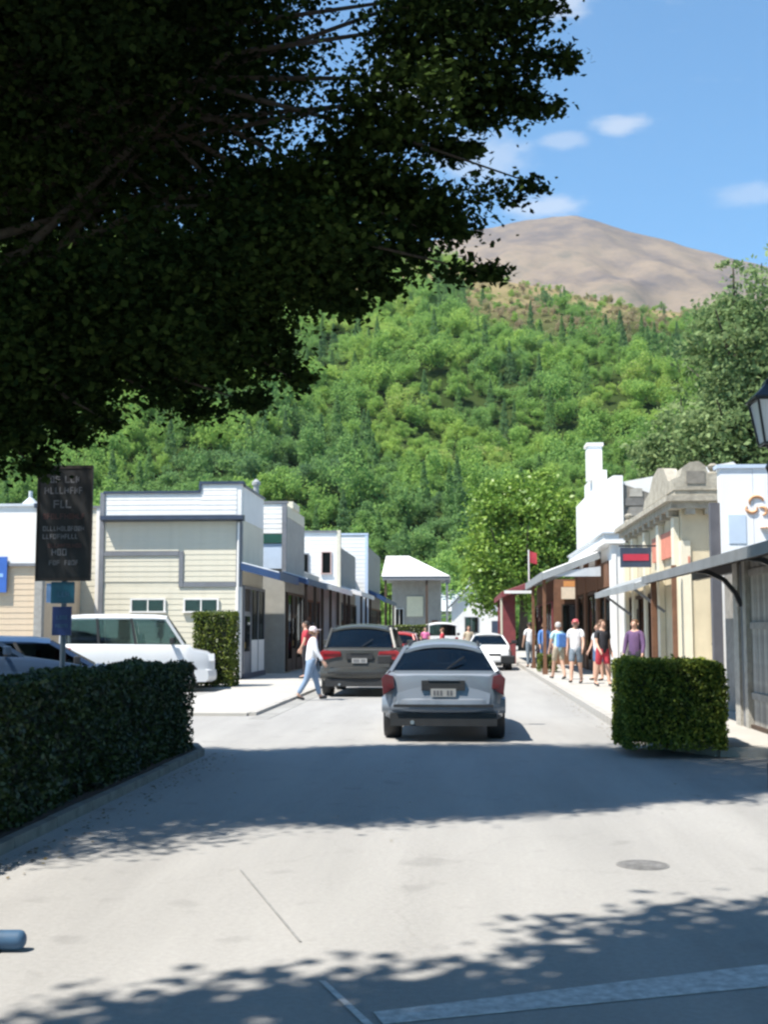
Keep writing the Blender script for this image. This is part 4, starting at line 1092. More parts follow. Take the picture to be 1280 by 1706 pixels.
# ------------------------------------------------------------------ vehicles
tyre_m = M('tyre_rubber', (.02, .02, .021), .85, var=.2)
rim_m = M('alloy', (.45, .46, .47), .35, metal=.8, var=.08)
plast = M('black_plastic', (.022, .023, .025), .6, var=.2)
lamp_red = M('tail_lamp_red', (.26, .010, .016), .15, var=.15, coat=.6)
lamp_wht = M('lamp_clear', (.75, .76, .78), .1, var=.05, coat=.5)
plate_m = M('plate_white', (.30, .30, .295), .4, var=.06)
car_glass = glass('car_glass', (.22, .28, .31), .07)
seat_m = M('seat_cloth', (.03, .03, .035), .8, var=.2)
def paintm(name, c, metal=.3): return M(name, c, (.42 if metal else .36), metal=metal * .6, var=.03, scale=2, coat=.35, dirt=.08)

def car(name, label, cat, loc, rz, s, paint_m, group=None, tint=None):
    """s: L W H belt hood; y of tailgate foot, rear screen top, windscreen top and foot"""
    t = thing(name, label, cat, loc, rz, group)
    L, W, H, zb, zh = s['L'], s['W'], s['H'], s['belt'], s['hood']
    w = W / 2; y0 = -L / 2; y1 = L / 2; yr, yrt, ywt, ywb = s['yr'], s['yrt'], s['ywt'], s['ywb']
    wr = s.get('roofw', .62) * w * 1.15; wb = w * s.get('bw', .88); cl = s.get('clear', .24)
    gl = tint or car_glass
    st = [(y0 + .06, .80, cl + .16, zb - .07), (y0 + .13, .91, cl + .06, zb - .02), (y0 + .35, .985, cl, zb), (y0 + 1.0, 1.0, cl, zb), (0, 1.0, cl - .02, zb - .01),
          (ywb - .3, .995, cl, zb - .02), (ywb + .05, .985, cl, zb - .03), (ywb + .15, .98, cl, (zb + zh) / 2 + .02), (y1 - .55, .95, cl, zh), (y1 - .2, .88, cl + .03, zh - .07), (y1 - .06, .78, cl + .08, zh - .16), (y1, .66, cl + .16, zh - .26)]
    V = []; F = []; n = 14
    for (y, k, a, b_) in st:
        hw = w * k; m = (a + b_) / 2
        half = [(hw * .80, a), (hw * .97, a + .08), (hw * 1.0, a + (b_ - a) * .35), (hw * 1.0, a + (b_ - a) * .62), (hw * .975, b_ - .06), (hw * .93, b_), (hw * .5, b_ + .012)]
        V += [(x, y, z) for x, z in half] + [(-x, y, z) for x, z in half[::-1]]
    for i in range(len(st) - 1):
        F += [(i * n + j, i * n + (j + 1) % n, (i + 1) * n + (j + 1) % n, (i + 1) * n + j) for j in range(n)]
    F += [tuple(range(n))[::-1], tuple(range((len(st) - 1) * n, len(st) * n))]
    MB().add(V, F).build('body', paint_m, t, smooth=38)
    # roof, pillars, glass
    zt = H - .125; k = 8; V = []; F = []; ys = [yrt - .10, yrt + .05, yrt + .5, (yrt + ywt) / 2, ywt - .3, ywt]
    crown_ = [-.035, .0, .03, .04, .025, -.01]
    for side in (0, 1):
        for y, c in zip(ys, crown_):
            for i in range(k + 1):
                u = i / k * 2 - 1; V.append((u * wr, y, zt + c + .10 * (1 - abs(u) ** 2.4) - side * .045))
    m = len(ys) * (k + 1)
    for j in range(len(ys) - 1):
        for i in range(k):
            q_ = j * (k + 1) + i; F.append((q_, q_ + 1, q_ + k + 2, q_ + k + 1)); F.append((m + q_, m + q_ + k + 1, m + q_ + k + 2, m + q_ + 1))
    ed = list(range(k + 1)) + [(j + 1) * (k + 1) - 1 for j in range(1, len(ys))] + [(len(ys) - 1) * (k + 1) + i for i in range(k - 1, -1, -1)] + [j * (k + 1) for j in range(len(ys) - 2, 0, -1)]
    for i in range(len(ed)): F.append((ed[i], ed[(i + 1) % len(ed)], ed[(i + 1) % len(ed)] + m, ed[i] + m))
    rf = MB().add(V, F).build('roof', paint_m, t, smooth=45)
    if s.get('rails'):
        for sx in (-1, 1):
            MB().tube([(sx * wr * .88, yrt + .10, zt + .015), (sx * wr * .88, yrt + .25, zt + .075), (sx * wr * .88, ywt - .45, zt + .085), (sx * wr * .88, ywt - .3, zt + .03)], .018, 6).build('roof_rail', s.get('railm', plast), rf)
    npil = s.get('pillars', 3)
    ysb = [yr + .10] + [yr + .1 + (ywb - .25 - yr - .1) * f for f in s.get('pf', (.36, .66))] + [ywb]
    yst = [yrt] + [yrt + (ywt - yrt) * f for f in s.get('pf', (.36, .66))] + [ywt]
    for sx in (-1, 1):
        for i, (a, b_) in enumerate(zip(ysb, yst)):
            wd = .12 if i == 0 else (.07 if i == len(ysb) - 1 else .06)
            MB().bar((sx * wb, a, zb - .03), (sx * (wr - .01), b_, zt + .01), .05, wd, (0, 1, 0)).build('pillar', paint_m if i in (0, len(ysb) - 1) else plast, t)
        for i in range(len(ysb) - 1):
            a, b_, c, d = (sx * (wb - .005), ysb[i] + .05, zb), (sx * (wb - .005), ysb[i + 1] - .03, zb), (sx * (wr - .005), yst[i + 1] - .02, zt), (sx * (wr - .005), yst[i] + .04, zt)
            MB().panel((a, b_, c, d), .006, (sx, 0, .3), 1, 2).build('side_window', gl, t)
    MB().panel(((-wb * .93, yr + .085, zb + .0), (wb * .93, yr + .085, zb + .0), (wr * .93, yrt - .03, zt + .01), (-wr * .93, yrt - .03, zt + .01)), .006, (0, -1, .45), 8, 4, .035).build('rear_window', gl, t, smooth=60)
    MB().panel(((-wb * .95, ywb + .02, zb - .01), (wb * .95, ywb + .02, zb - .01), (wr * .95, ywt, zt + .02), (-wr * .95, ywt, zt + .02)), .006, (0, 1, .7), 8, 4, .05).build('windscreen', gl, t, smooth=60)
    # rear: tailgate panel, lamps, plate, bumper
    rear = y0 + .06
    tg = MB().panel(((-w * .74, rear - .005, zb - .46), (w * .74, rear - .005, zb - .46), (w * .80, yr + .02, zb + .005), (-w * .80, yr + .02, zb + .005)), .02, (0, -1, .1), 8, 4, .02).build('tailgate', paint_m, t, smooth=50)
    rec = MB().box(-.31, .31, rear - .05, rear - .01, zb - .27, zb - .13).build('plate_recess', plast, tg)
    MB().box(-.18, .18, rear - .062, rear - .05, zb - .36, zb - .245).build('number_plate', plate_m, tg)
    gl_ = MB()
    for i in range(6):
        if i != 3: gl_.box(-.14 + i * .048, -.112 + i * .048, rear - .066, rear - .0625, zb - .335, zb - .27)
    gl_.build('plate_figures', M('plate_ink', (.10, .10, .11), .6), tg)['kind'] = 'stuff'
    MB().box(-.22, .22, rear - .064, rear - .03, zb - .13, zb - .10).build('handle_bar', s.get('trim', paint_m), tg)
    MB().bar((.05, yr + .02, zb + .03), (.30, yr + .09, zb + .20), .02).build('wiper', plast, tg)
    lh = s.get('lamp', (zb - .42, zb - .03))
    for sx in (-1, 1):
        li = s.get('lampin', .70) * w
        pr = [(sx * li, lh[0] + .10), (sx * (w * .97), lh[0]), (sx * (w * 1.0), lh[1] - .06), (sx * (w * .93), lh[1]), (sx * (li + .02), lh[1] - .03)]
        lp = MB().prism(pr, 'y', rear - .035, rear + .34).build('tail_lamp', s.get('lampm', lamp_red), t, bevel=.012)
        MB().box(*sorted((sx * (li + .03), sx * w * .9)), rear - .042, rear - .034, lh[0] + .10, lh[0] + .16).build('reversing_lens', lamp_wht if s.get('rev', 0) else M('lens_dark', (.10, .006, .01), .2), lp)
    def bumper(yy, sg, z0, z1, mm, nm):
        V = []; F = []; kk = 10
        for i in range(kk + 1):
            u = i / kk * 2 - 1; x = u * w * 1.005; back = .22 * abs(u) ** 4
            for (dy, z) in ((0, z0), (-.07, z0 + .05), (-.08, (z0 + z1) / 2), (-.06, z1 - .03), (.02, z1), (.30, z1 - .02), (.30, z0)):
                V.append((x, yy + sg * (dy + back), z))
        for i in range(kk):
            F += [(i * 7 + j, i * 7 + (j + 1) % 7, (i + 1) * 7 + (j + 1) % 7, (i + 1) * 7 + j) for j in range(7)]
        F += [tuple(range(7)), tuple(range(kk * 7, kk * 7 + 7))[::-1]]
        return MB().add(V, F).build(nm, mm, t, smooth=50)
    bz = s.get('bump', (.44, .64))
    bp = bumper(y0 + .05, 1, bz[0], bz[1], s.get('bumpm', paint_m), 'rear_bumper')
    MB().box(-w * .86, w * .86, y0 + .02, y0 + .35, cl - .03, bz[0] + .01).build('lower_valance', plast, bp)
    MB().box(-w * .8, w * .8, y0 - .037, y0 - .02, (bz[0] + bz[1]) / 2 - .02, (bz[0] + bz[1]) / 2 + .02).build('bumper_strip', s.get('stripm', plast), bp)
    MB().tube([(-w * .5, y0 - .01, cl + .02), (-w * .5, y0 + .3, cl + .02)], .03, 8).build('exhaust', rim_m, bp)
    fb = bumper(y1 - .02, -1, cl + .02, .58, paint_m, 'front_bumper')
    MB().box(-w * .5, w * .5, y1 - .10, y1 + .012, .52, zh - .2).build('grille', plast, t)
    for sx in (-1, 1):
        MB().prism([(sx * w * .52, zh - .32), (sx * w * .84, zh - .30), (sx * w * .84, zh - .13), (sx * w * .55, zh - .16)], 'y', y1 - .42, y1 - .01).build('headlamp', lamp_wht, t, bevel=.01)
        mr = MB().box(*sorted((sx * (w + .03), sx * (w + .27))), ywb - .35, ywb - .24, zb + .02, zb + .16).build('wing_mirror', paint_m if s.get('mir') else plast, t, bevel=.02)
        MB().box(*sorted((sx * (w - .06), sx * (w + .05))), ywb - .32, ywb - .27, zb - .01, zb + .05).build('mirror_arm', plast, mr)
    r_ = s.get('wheel', .32)
    for yy in (y0 + s.get('ro', .85), y1 - s.get('fo', .85)):
        for sx in (-1, 1):
            MB().wheel((sx * (w - .125), yy, r_ + .055), r_ + .065, .252, 24).build('wheel_arch', plast, t, smooth=50)
            wh = MB().wheel((sx * (w - .11), yy, r_), r_, .23, 24).build('wheel', tyre_m, t, smooth=50)
            rm = MB().wheel((sx * (w - .02), yy, r_), r_ * .66, .06, 20)
            rm.build('rim', rim_m, wh, smooth=50)
    # seats, seen through the glass
    for (x, y) in ((-w * .42, .1), (w * .42, .1), (-w * .5, yr + .95), (0, yr + .95), (w * .5, yr + .95)):
        MB().box(x - .2, x + .2, y - .08, y + .08, zb - .3, zb + .08).build('seat_back', seat_m, t, bevel=.03)
        MB().box(x - .11, x + .11, y - .05, y + .05, zb + .09, zb + .25).build('head_rest', seat_m, t, bevel=.03)
    return t
wagon = dict(L=4.55, W=1.77, H=1.44, belt=1.0, hood=.86, yr=-2.16, yrt=-1.78, ywt=.25, ywb=1.05, roofw=.57, rails=1, lampin=.78, lamp=(.66, .96), bump=(.40, .63), clear=.26, mir=0, stripm=plast, lampm=M('tail_lamp_dark', (.085, .007, .012), .18, var=.2, coat=.5))
suv = dict(L=4.75, W=1.90, H=1.72, belt=1.16, hood=1.04, yr=-2.25, yrt=-1.85, ywt=.35, ywb=1.15, roofw=.66, rails=1, lampin=.46, lamp=(.86, 1.10), bump=(.42, .72), clear=.28, wheel=.37, rev=0, mir=1)
van = dict(L=4.0, W=1.75, H=1.98, belt=1.22, hood=1.08, yr=-1.95, yrt=-1.83, ywt=.75, ywb=1.2, roofw=.76, lampin=.78, lamp=(.7, 1.15), wheel=.34, pf=(.33, .66), fo=.8)
hatch = dict(L=4.1, W=1.70, H=1.47, belt=.96, hood=.90, yr=-1.95, yrt=-1.55, ywt=.30, ywb=1.05, roofw=.64, lampin=.7, wheel=.31)
car('station_wagon', 'silver-blue station wagon driving away in the middle of the street', 'car', (-.27, 17.25 + 2.28, 0), R(0), wagon, paintm('silver_blue', (.225, .255, .30), .55))
car('parked_suv', 'dark grey SUV with red tail lamps ahead of the silver wagon', 'car', (-2.42, 28.4 + 2.4, 0), R(0), suv, paintm('graphite', (.062, .062, .058), .5))
car('parked_van', 'white people carrier parked behind the hedge facing the street', 'van', (-8.45, 31.0, 0), R(-78), van, paintm('silver_white', (.62, .63, .64), .1), tint=glass('van_glass', (.5, .56, .57), .1))
car('parked_car', 'blue hatchback parked behind the left hedge beside the signpost', 'car', (-7.9, 21.8, 0), R(-70), hatch, paintm('mid_blue', (.022, .052, .12), .3))
car('parked_suv', 'dark blue SUV parked behind the hedge at the left edge', 'car', (-8.75, 20.0, 0), R(-62), suv, paintm('deep_blue', (.03, .055, .10), .4))
car('parked_car', 'red hatchback parked at the left kerb beyond the dark SUV', 'car', (-2.75, 54, 0), R(0), hatch, paintm('signal_red', (.45, .03, .03), .1))
car('parked_car', 'dark hatchback parked at the left kerb beyond the red one', 'car', (-2.95, 62, 0), R(0), hatch, paintm('plum', (.07, .05, .075), .3))
car('parked_van', 'white van standing far down the street', 'van', (-1.2, 69, 0), R(4), van, paintm('white_enamel', (.8, .8, .8), 0))
car('parked_car', 'white car facing the viewer on the right, beside the red-brown shop', 'car', (1.05, 49, 0), R(180), wagon, paintm('white_enamel', (.8, .8, .8), 0))

# ------------------------------------------------------------------ people
def skin_mesh(name, verts, edges, radii, mat, parent, sub=1, root=0):
    me = bpy.data.meshes.new(name); me.from_pydata(verts, edges, [])
    o = bpy.data.objects.new(name, me); col.objects.link(o)
    o.modifiers.new('Skin', 'SKIN').use_smooth_shade = True
    for i, r in enumerate(radii):
        sv = me.skin_vertices[0].data[i]; sv.radius = r if hasattr(r, '__len__') else (r, r); sv.use_root = (i == root)
    o.modifiers.new('Sub', 'SUBSURF').levels = sub
    o.modifiers['Sub'].render_levels = sub
    dg = bpy.context.evaluated_depsgraph_get(); dg.update()
    m2 = bpy.data.meshes.new_from_object(o.evaluated_get(dg)); m2.name = name
    bpy.data.objects.remove(o); bpy.data.meshes.remove(me)
    m2.materials.clear(); m2.materials.append(mat)
    m2.polygons.foreach_set('use_smooth', [True] * len(m2.polygons))
    return link(name, m2, parent)
def person(label, loc, rz, h, top_m, leg_m, hair_m, shorts=False, legs=(0., 0.), knees=(0., 0.), arms=(.1, -.1), elbows=(.3, .3), shoe=None, cap=None, bag=None, lean=0., skirt=False, sleeves=False, group=None):
    t = thing('person', label, 'person', loc, rz, group); k = h / 1.75
    S = lambda x, y, z: (x * k, y * k, z * k)
    V = [(0, 0, .97), (0, lean * .15, 1.12), (0, lean * .35, 1.33), (0, lean * .47, 1.47), (0, lean * .5 + .01, 1.54), (0, lean * .52 + .025, 1.60), (0, lean * .54 + .02, 1.67), (0, lean * .55 + .01, 1.73)]
    Rr = [(.155, .12), (.135, .105), (.165, .12), (.085, .075), (.052, .055), (.066, .082), (.078, .098), (.055, .07)]
    E = [(0, 1), (1, 2), (2, 3), (3, 4), (4, 5), (5, 6), (6, 7)]
    J = {}
    for sx, a, kn, ar, el in ((-1, legs[0], knees[0], arms[0], elbows[0]), (1, legs[1], knees[1], arms[1], elbows[1])):
        hip = Vector((sx * .095, 0, .91)); kne = hip + Vector((0, math.sin(a) * .43, -math.cos(a) * .43)); b_ = a - kn
        ank = kne + Vector((0, math.sin(b_) * .40, -math.cos(b_) * .40)); fa = b_ * .6
        heel = ank + Vector((0, -.03, -.055)); toe = ank + Vector((0, .16 * math.cos(fa), -.05 + .16 * math.sin(fa)))
        i = len(V); V += [tuple(hip), tuple(kne), tuple(ank), tuple(toe)]; Rr += [(.098, .105), (.06, .066), (.042, .046), (.038, .03)]
        E += [(0, i), (i, i + 1), (i + 1, i + 2), (i + 2, i + 3)]
        J['leg%d' % sx] = (hip, kne, ank, toe)
        sh = Vector((sx * .185, lean * .42, 1.42)); elb = sh + Vector((sx * .055, math.sin(ar) * .29, -math.cos(ar) * .29)); c = ar + el
        wri = elb + Vector((sx * .01, math.sin(c) * .25, -math.cos(c) * .25)); d = (wri - elb).normalized(); palm = wri + d * .075
        i = len(V); V += [tuple(sh), tuple(elb), tuple(wri), tuple(palm)]; Rr += [(.06, .06), (.044, .044), (.028, .032), (.022, .038)]
        E += [(3, i), (i, i + 1), (i + 1, i + 2), (i + 2, i + 3)]
        fw = Vector((0, math.cos(c), math.sin(c)))
        for f, (off, ln) in enumerate(((-.03, .075), (-.01, .085), (.012, .08), (.032, .062))):
            p1 = palm + fw * off + d * .035; p2 = p1 + d * ln * .5 + Vector((-sx * .012, 0, 0)); j = len(V)
            V += [tuple(p1), tuple(p2)]; Rr += [(.010, .010), (.008, .008)]; E += [(i + 3, j), (j, j + 1)]
        th = wri + d * .03 + fw * .035; j = len(V); V += [tuple(th), tuple(th + d * .04 + fw * .012)]; Rr += [(.011, .011), (.009, .009)]; E += [(i + 2, j), (j, j + 1)]
        J['arm%d' % sx] = (sh, elb, wri)
    # keep the lower foot on the ground
    zmin = min(v[2] for v in V) - .03
    V = [(v[0], v[1], v[2] - zmin) for v in V]; off = Vector((0, 0, -zmin))
    body = skin_mesh('body', [S(*v) for v in V], E, [(a * k, b_ * k) for a, b_ in Rr], skin_m, t)
    def cloth(name, vs, es, rs, mat):
        return skin_mesh(name, [S(*(Vector(v) + off)) for v in vs], es, [(a * k, b_ * k) for a, b_ in rs], mat, t)
    vs = [(0, 0, .80), (0, lean * .15, 1.12), (0, lean * .35, 1.33), (0, lean * .45, 1.455)]; es = [(0, 1), (1, 2), (2, 3)]; rs = [(.195, .165), (.172, .145), (.188, .145), (.10, .09)]
    for sx in (-1, 1):
        sh, elb, wri = J['arm%d' % sx]; i = len(vs); vs += [tuple(sh), tuple(sh.lerp(elb, .65))]; rs += [(.074, .074), (.066, .066)]; es += [(3, i), (i, i + 1)]
        if sleeves: vs += [tuple(elb), tuple(elb.lerp(wri, .92))]; rs += [(.055, .055), (.042, .042)]; es += [(i + 1, i + 2), (i + 2, i + 3)]
    cloth('shirt', vs, es, rs, top_m)
    if skirt:
        MB().lathe([(.15 * k, .95 * k), (.18 * k, .85 * k), (.23 * k, .52 * k), (.22 * k, .50 * k), (.13 * k, .9 * k)], 14, (0, 0, 0)).build('skirt', leg_m, t, smooth=60)
    else:
        vs = [(0, 0, 1.10), (0, 0, .95)]; es = [(0, 1)]; rs = [(.168, .14), (.172, .145)]
        for sx in (-1, 1):
            hip, kne, ank, toe = J['leg%d' % sx]; i = len(vs)
            vs += [tuple(hip), tuple(kne.lerp(hip, .12))]; rs += [(.112, .12), (.086, .09)]; es += [(1, i), (i, i + 1)]
            if not shorts: vs += [tuple(kne), tuple(ank.lerp(kne, .05))]; rs += [(.074, .08), (.062, .066)]; es += [(i + 1, i + 2), (i + 2, i + 3)]
        cloth('shorts' if shorts else 'trousers', vs, es, rs, leg_m)
    for sx in (-1, 1):
        hip, kne, ank, toe = J['leg%d' % sx]
        cloth('shoe', [tuple(ank + Vector((0, -.025, -.03))), tuple(ank.lerp(toe, .55) + Vector((0, 0, -.012))), tuple(toe + Vector((0, .02, 0)))], [(0, 1), (1, 2)], [(.045, .05), (.05, .042), (.04, .032)], shoe or plast)
    hd = Vector((0, lean * .54, 1.67)) + off
    hr = MB().lathe([(.088, -.05), (.096, 0), (.092, .05), (.07, .088), (.03, .105)], 12, tuple(S(hd.x, hd.y - .018, hd.z)))
    hr.v = [((x), (y), (z)) for x, y, z in [((p[0]), (p[1]), p[2]) for p in hr.v]]
    # scale the unit cap to the figure
    c0 = Vector(S(hd.x, hd.y - .018, hd.z)); hr.v = [tuple(c0 + (Vector(p) - c0) * k) for p in hr.v]
    hr.build('cap' if cap else 'hair', cap or hair_m, t, smooth=70)
    if cap:
        MB().box(-.07 * k, .07 * k, (hd.y + .05) * k, (hd.y + .17) * k, (hd.z + .015) * k, (hd.z + .03) * k).build('cap_peak', cap, t, bevel=.005)
        MB().lathe([(.088, -.07), (.09, 0), (.085, .012)], 12, tuple(S(hd.x, hd.y - .03, hd.z - .01))).build('hair', hair_m, t, smooth=70)
    for sx in (-1, 1):
        MB().lathe([(.004, -.009), (.011, -.004), (.011, .004), (.004, .009)], 8, S(sx * .032, hd.y + .105, hd.z - .005)).build('eye', black_m, t)
        MB().lathe([(.006, -.03), (.016, -.01), (.018, .012), (.006, .03)], 8, S(sx * .088, hd.y + .01, hd.z - .02)).build('ear', skin_m, t)
    MB().prism([((hd.y + .098) * k, (hd.z - .05) * k), ((hd.y + .135) * k, (hd.z - .045) * k), ((hd.y + .10) * k, (hd.z + .005) * k)], 'x', -.013 * k, .013 * k).build('nose', skin_m, t, bevel=.003)
    MB().box(-.024 * k, .024 * k, (hd.y + .092) * k, (hd.y + .106) * k, (hd.z - .078) * k, (hd.z - .068) * k).build('mouth', M('lips', (.35, .12, .10), .5), t)
    if bag:
        MB().box(-.15 * k, .15 * k, (lean * .3 - .28) * k, (lean * .3 - .12) * k, (1.0 + off.z) * k, (1.42 + off.z) * k).build('backpack', bag, t, bevel=.04)
    return t
C = lambda n, c: M('cloth_' + n, c, .85, var=.12, scale=10, bump=.2)
white_c, teal_c, blue_c, jean, black_c, red_c, pink_c, khaki, purple, grey_c = (C('white', (.72, .72, .74)), C('aqua', (.45, .66, .66)), C('blue', (.09, .22, .55)), C('denim', (.09, .16, .30)), C('black', (.025, .025, .032)),
    C('red', (.45, .04, .06)), C('pink', (.62, .16, .34)), C('khaki', (.40, .34, .25)), C('purple', (.11, .06, .14)), C('slate', (.16, .20, .24)))
hair_d, hair_b, hair_g = M('hair_dark', (.03, .02, .015), .6, var=.3), M('hair_brown', (.12, .06, .03), .6, var=.3), M('hair_grey', (.45, .43, .41), .6, var=.15)
cap_p = C('cap_pale', (.70, .60, .62))
# px -> X at depth Y: (px-770)*Y/2000
person('person in white top and jeans striding across the road by the dark SUV', (-3.42, 27.2, 0), R(-80), 1.66, white_c, C('pale_denim', (.20, .28, .40)), hair_b, legs=(.30, -.26), knees=(.05, .28), arms=(-.25, .3), cap=cap_p, lean=.12, sleeves=True)
person('person in dark red clothes standing at the left shop front', (-4.75, 36.5, .1), R(100), 1.72, red_c, black_c, hair_d, legs=(.05, -.05), arms=(.2, .05))
person('person in dark coat standing farther back under the left veranda', (-4.9, 39.2, .1), R(60), 1.70, purple, black_c, hair_d, sleeves=True)
person('person in aqua top with blue backpack walking on right footpath', (2.86, 36.2, .11), R(25), 1.68, teal_c, khaki, hair_g, shorts=True, legs=(.25, -.2), knees=(.05, .2), bag=blue_c, cap=None)
person('person in white shirt and slate shorts beside the aqua-topped walker', (3.12, 33.4, .11), R(160), 1.74, white_c, grey_c, hair_g, shorts=True, legs=(-.15, .25), knees=(.2, .05), arms=(.3, -.2), cap=M('cap_red', (.5, .10, .12), .8))
person('person in black top and red shorts on right footpath', (3.66, 31.8, .11), R(205), 1.72, black_c, red_c, hair_b, shorts=True, legs=(.2, -.2), knees=(0, .2), arms=(-.2, .3), elbows=(.6, .5))
person('person in white top and denim shorts next to the black-topped one', (3.95, 35.4, .11), R(120), 1.62, white_c, jean, hair_b, shorts=True, legs=(-.1, .12), arms=(.1, .2))
person('person in dark purple jacket behind the right box hedge', (4.05, 28.6, .11), R(150), 1.70, purple, black_c, hair_b, sleeves=True, arms=(.2, .1))
person('person in white shirt standing by the oxblood wall', (2.65, 47.2, .11), R(20), 1.74, white_c, grey_c, hair_d, arms=(.1, .3))
person('person in blue shirt and jeans before the red-brown shop', (3.12, 46.0, .11), R(200), 1.70, blue_c, jean, hair_b, sleeves=True, arms=(.3, .1))
person('person in pink top far down the street on the left', (-2.0, 66, 0), R(180), 1.68, pink_c, black_c, hair_d, legs=(.2, -.2))
person('person in red top crossing far down the street', (-.95, 58.5, 0), R(90), 1.66, red_c, jean, hair_b, legs=(.35, -.3), knees=(0, .2))
person('person in tan top and black trousers in the far roadway', (.32, 57, 0), R(180), 1.72, khaki, black_c, hair_b, legs=(.15, -.15))

# ------------------------------------------------------------------ signpost behind the hedge
sp = thing('signpost', 'post behind the hedge with large black notice board and small blue signs', 'signpost', (-5.0, 14.85, 0))
MB().tube([(0, 0, 0), (0, 0, 3.65)], .035, 10).build('post', greytrim, sp, smooth=50)
bd = MB().box(-.335, .335, -.075, -.045, 2.24, 3.62).build('notice_board', M('blackboard', (.012, .012, .014), .6, var=.3, scale=5), sp, bevel=.004)
fr = MB().box(-.355, .355, -.082, -.04, 3.62, 3.66).box(-.355, .355, -.082, -.04, 2.20, 2.24).box(-.355, -.335, -.082, -.04, 2.24, 3.62).box(.335, .355, -.082, -.04, 2.24, 3.62)
fr.build('board_frame', M('dark_frame', (.03, .022, .02), .6, var=.2), bd)
random.seed(5)
def lettering(rows, y, mat, par, x0):
    """rows of worn painted characters too small to read: (z, height, [(from, to), ...])"""
    mb = MB()
    for z, hh, words_ in rows:
        for a, b_ in words_:
            x = a
            while x < b_ - hh * .3:
                w = hh * random.uniform(.45, .7); kind = random.randrange(4); s_ = hh * .16
                mb.box(x, x + s_, y, y + .003, z, z + hh)
                if kind in (0, 2): mb.box(x + s_, x + w, y, y + .003, z + hh - s_, z + hh)
                if kind in (1, 2): mb.box(x + s_, x + w, y, y + .003, z, z + s_)
                if kind in (0, 3): mb.box(x + s_, x + w, y, y + .003, z + hh * .42, z + hh * .42 + s_)
                if kind in (2, 3): mb.box(x + w - s_, x + w, y - .0005, y + .0025, z + s_, z + hh - s_)
                x += w + hh * .18
    return tag(mb.build('lettering', mat, par), kind='stuff')
lett = M('worn_grey_lettering', (.19, .19, .21), .7, var=.3, scale=9)
lett2 = M('worn_red_lettering', (.10, .045, .045), .7, var=.3, scale=9)
lettering([(3.44, .085, [(-.19, -.05), (.0, .22)]), (3.30, .085, [(-.26, .25)]), (3.12, .10, [(-.14, .08)]), (2.83, .06, [(-.27, .27)]), (2.73, .06, [(-.27, .2)]), (2.52, .085, [(-.15, .06)]), (2.40, .06, [(-.18, -.04), (.02, .2)])], -.079, lett, bd, 0)
lettering([(2.98, .07, [(-.27, .26)]), (2.62, .05, [(-.2, .22)])], -.079, lett2, bd, 0)
ts = MB().box(-.15, .15, -.065, -.045, 1.92, 2.19).build('teal_sign', M('sign_teal', (.01, .10, .16), .4, var=.15), sp, bevel=.004)
lettering([(2.0, .07, [(-.06, .08)])], -.069, M('sign_pale_mark', (.06, .14, .24), .6, var=.2), ts, 0)
MB().box(-.21, -.155, -.06, -.045, 1.93, 2.17).build('pale_strip', M('sign_paleblue', (.25, .42, .75), .4, var=.1), sp)
bs = MB().box(-.125, .12, -.068, -.045, 1.52, 1.88).build('blue_sign', M('sign_navyblue', (.012, .03, .14), .4, var=.15), sp, bevel=.004)
lettering([(1.72, .05, [(-.07, .06)]), (1.62, .04, [(-.08, .07)])], -.072, M('sign_pale_mark', (.06, .14, .24), .6), bs, 0)

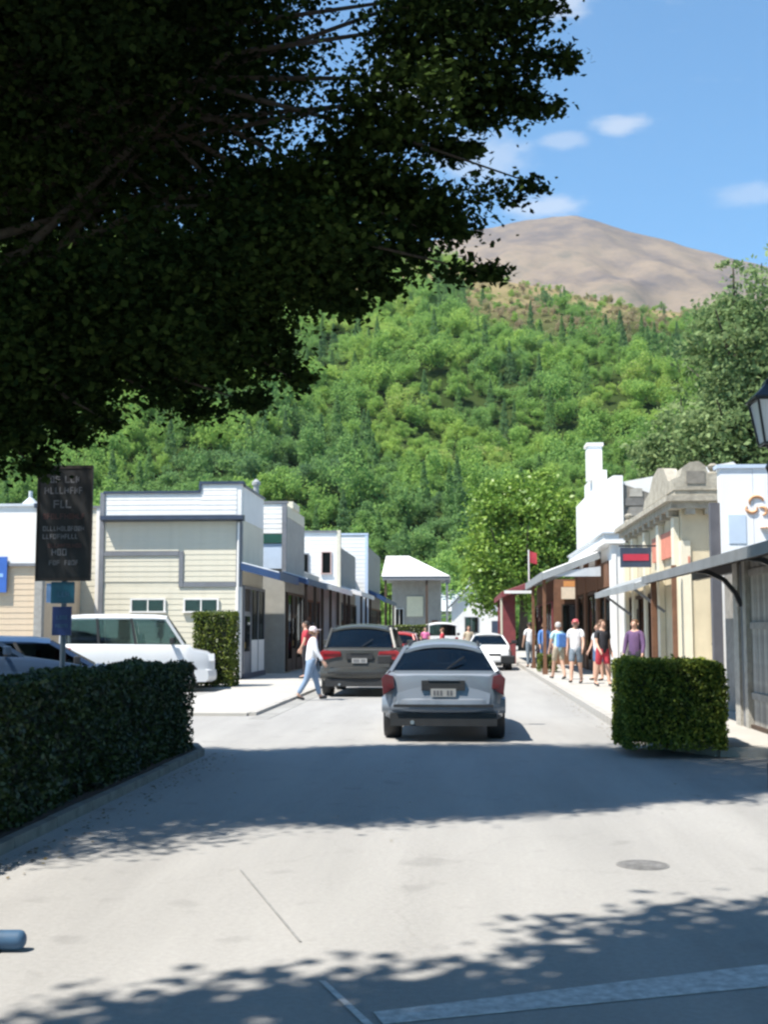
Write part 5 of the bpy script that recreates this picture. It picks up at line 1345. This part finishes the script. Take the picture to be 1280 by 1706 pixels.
# ------------------------------------------------------------------ street lamp at the right edge
sl = thing('street_lamp', 'black heritage lantern street lamp at the right edge', 'street lamp', (3.235, 12.5, 0))
MB().lathe([(.17, 0), (.17, .25), (.12, .32), (.10, .7), (.075, .8), (.06, .85), (.05, 2.4), (.045, 3.2)], 12).build('post', black_m, sl, smooth=40)
MB().lathe([(.05, 2.2), (.085, 2.24), (.085, 2.5), (.075, 3.2), (.10, 3.26), (.06, 3.34), (.05, 3.42), (.09, 3.48)], 12).build('collar', black_m, sl, smooth=40)
lb, ltp, z0, z1 = .125, .20, 3.50, 3.95
fr = MB()
for sx, sy in ((-1, -1), (1, -1), (1, 1), (-1, 1)):
    fr.bar((sx * lb, sy * lb, z0), (sx * ltp, sy * ltp, z1), .022)
cs = [(-1, -1), (1, -1), (1, 1), (-1, 1)]
for i in range(4):
    a, b_ = cs[i], cs[(i + 1) % 4]
    fr.bar((a[0] * lb, a[1] * lb, z0), (b_[0] * lb, b_[1] * lb, z0), .022); fr.bar((a[0] * ltp, a[1] * ltp, z1), (b_[0] * ltp, b_[1] * ltp, z1), .026)
lan = fr.build('lantern_frame', black_m, sl)
milk = M('milky_lamp_pane', (.62, .64, .66), .25, var=.06, scale=4)
for i in range(4):
    a, b_ = cs[i], cs[(i + 1) % 4]; nrm = ((a[0] + b_[0]) / 2, (a[1] + b_[1]) / 2, .2); e = .93
    MB().panel([(a[0] * lb * e, a[1] * lb * e, z0), (b_[0] * lb * e, b_[1] * lb * e, z0), (b_[0] * ltp * e, b_[1] * ltp * e, z1), (a[0] * ltp * e, a[1] * ltp * e, z1)], .005, nrm).build('pane', milk, lan)
MB().lathe([(.33, 0), (.33, .02), (.20, .10), (.13, .16), (.12, .20), (.06, .24)], 4, (0, 0, z1 + .005), R(45)).build('lantern_roof', black_m, sl)
MB().lathe([(.03, 0), (.045, .05), (.02, .09), (.035, .13), (.012, .17), (.006, .24)], 8, (0, 0, z1 + .24)).build('finial', black_m, sl, smooth=50)

# low blue bar at the left edge of the foreground
bb = thing('wheel_stop', 'rounded blue bar end lying on the road at the left edge', 'wheel stop', (-2.60, 6.02, 0), R(4))
MB().tube([(-.75, 0, .055), (.38, 0, .055), (.40, 0, .055), (.412, 0, .055)], [.048, .048, .042, .025], 14).build('bar', M('worn_blue_paint', (.04, .095, .17), .6, var=.2, scale=9, dirt=.3), bb, smooth=50)
for x in (-.5, .24):
    MB().box(x - .05, x + .05, -.05, .05, 0, .03).build('foot', plast, bb)
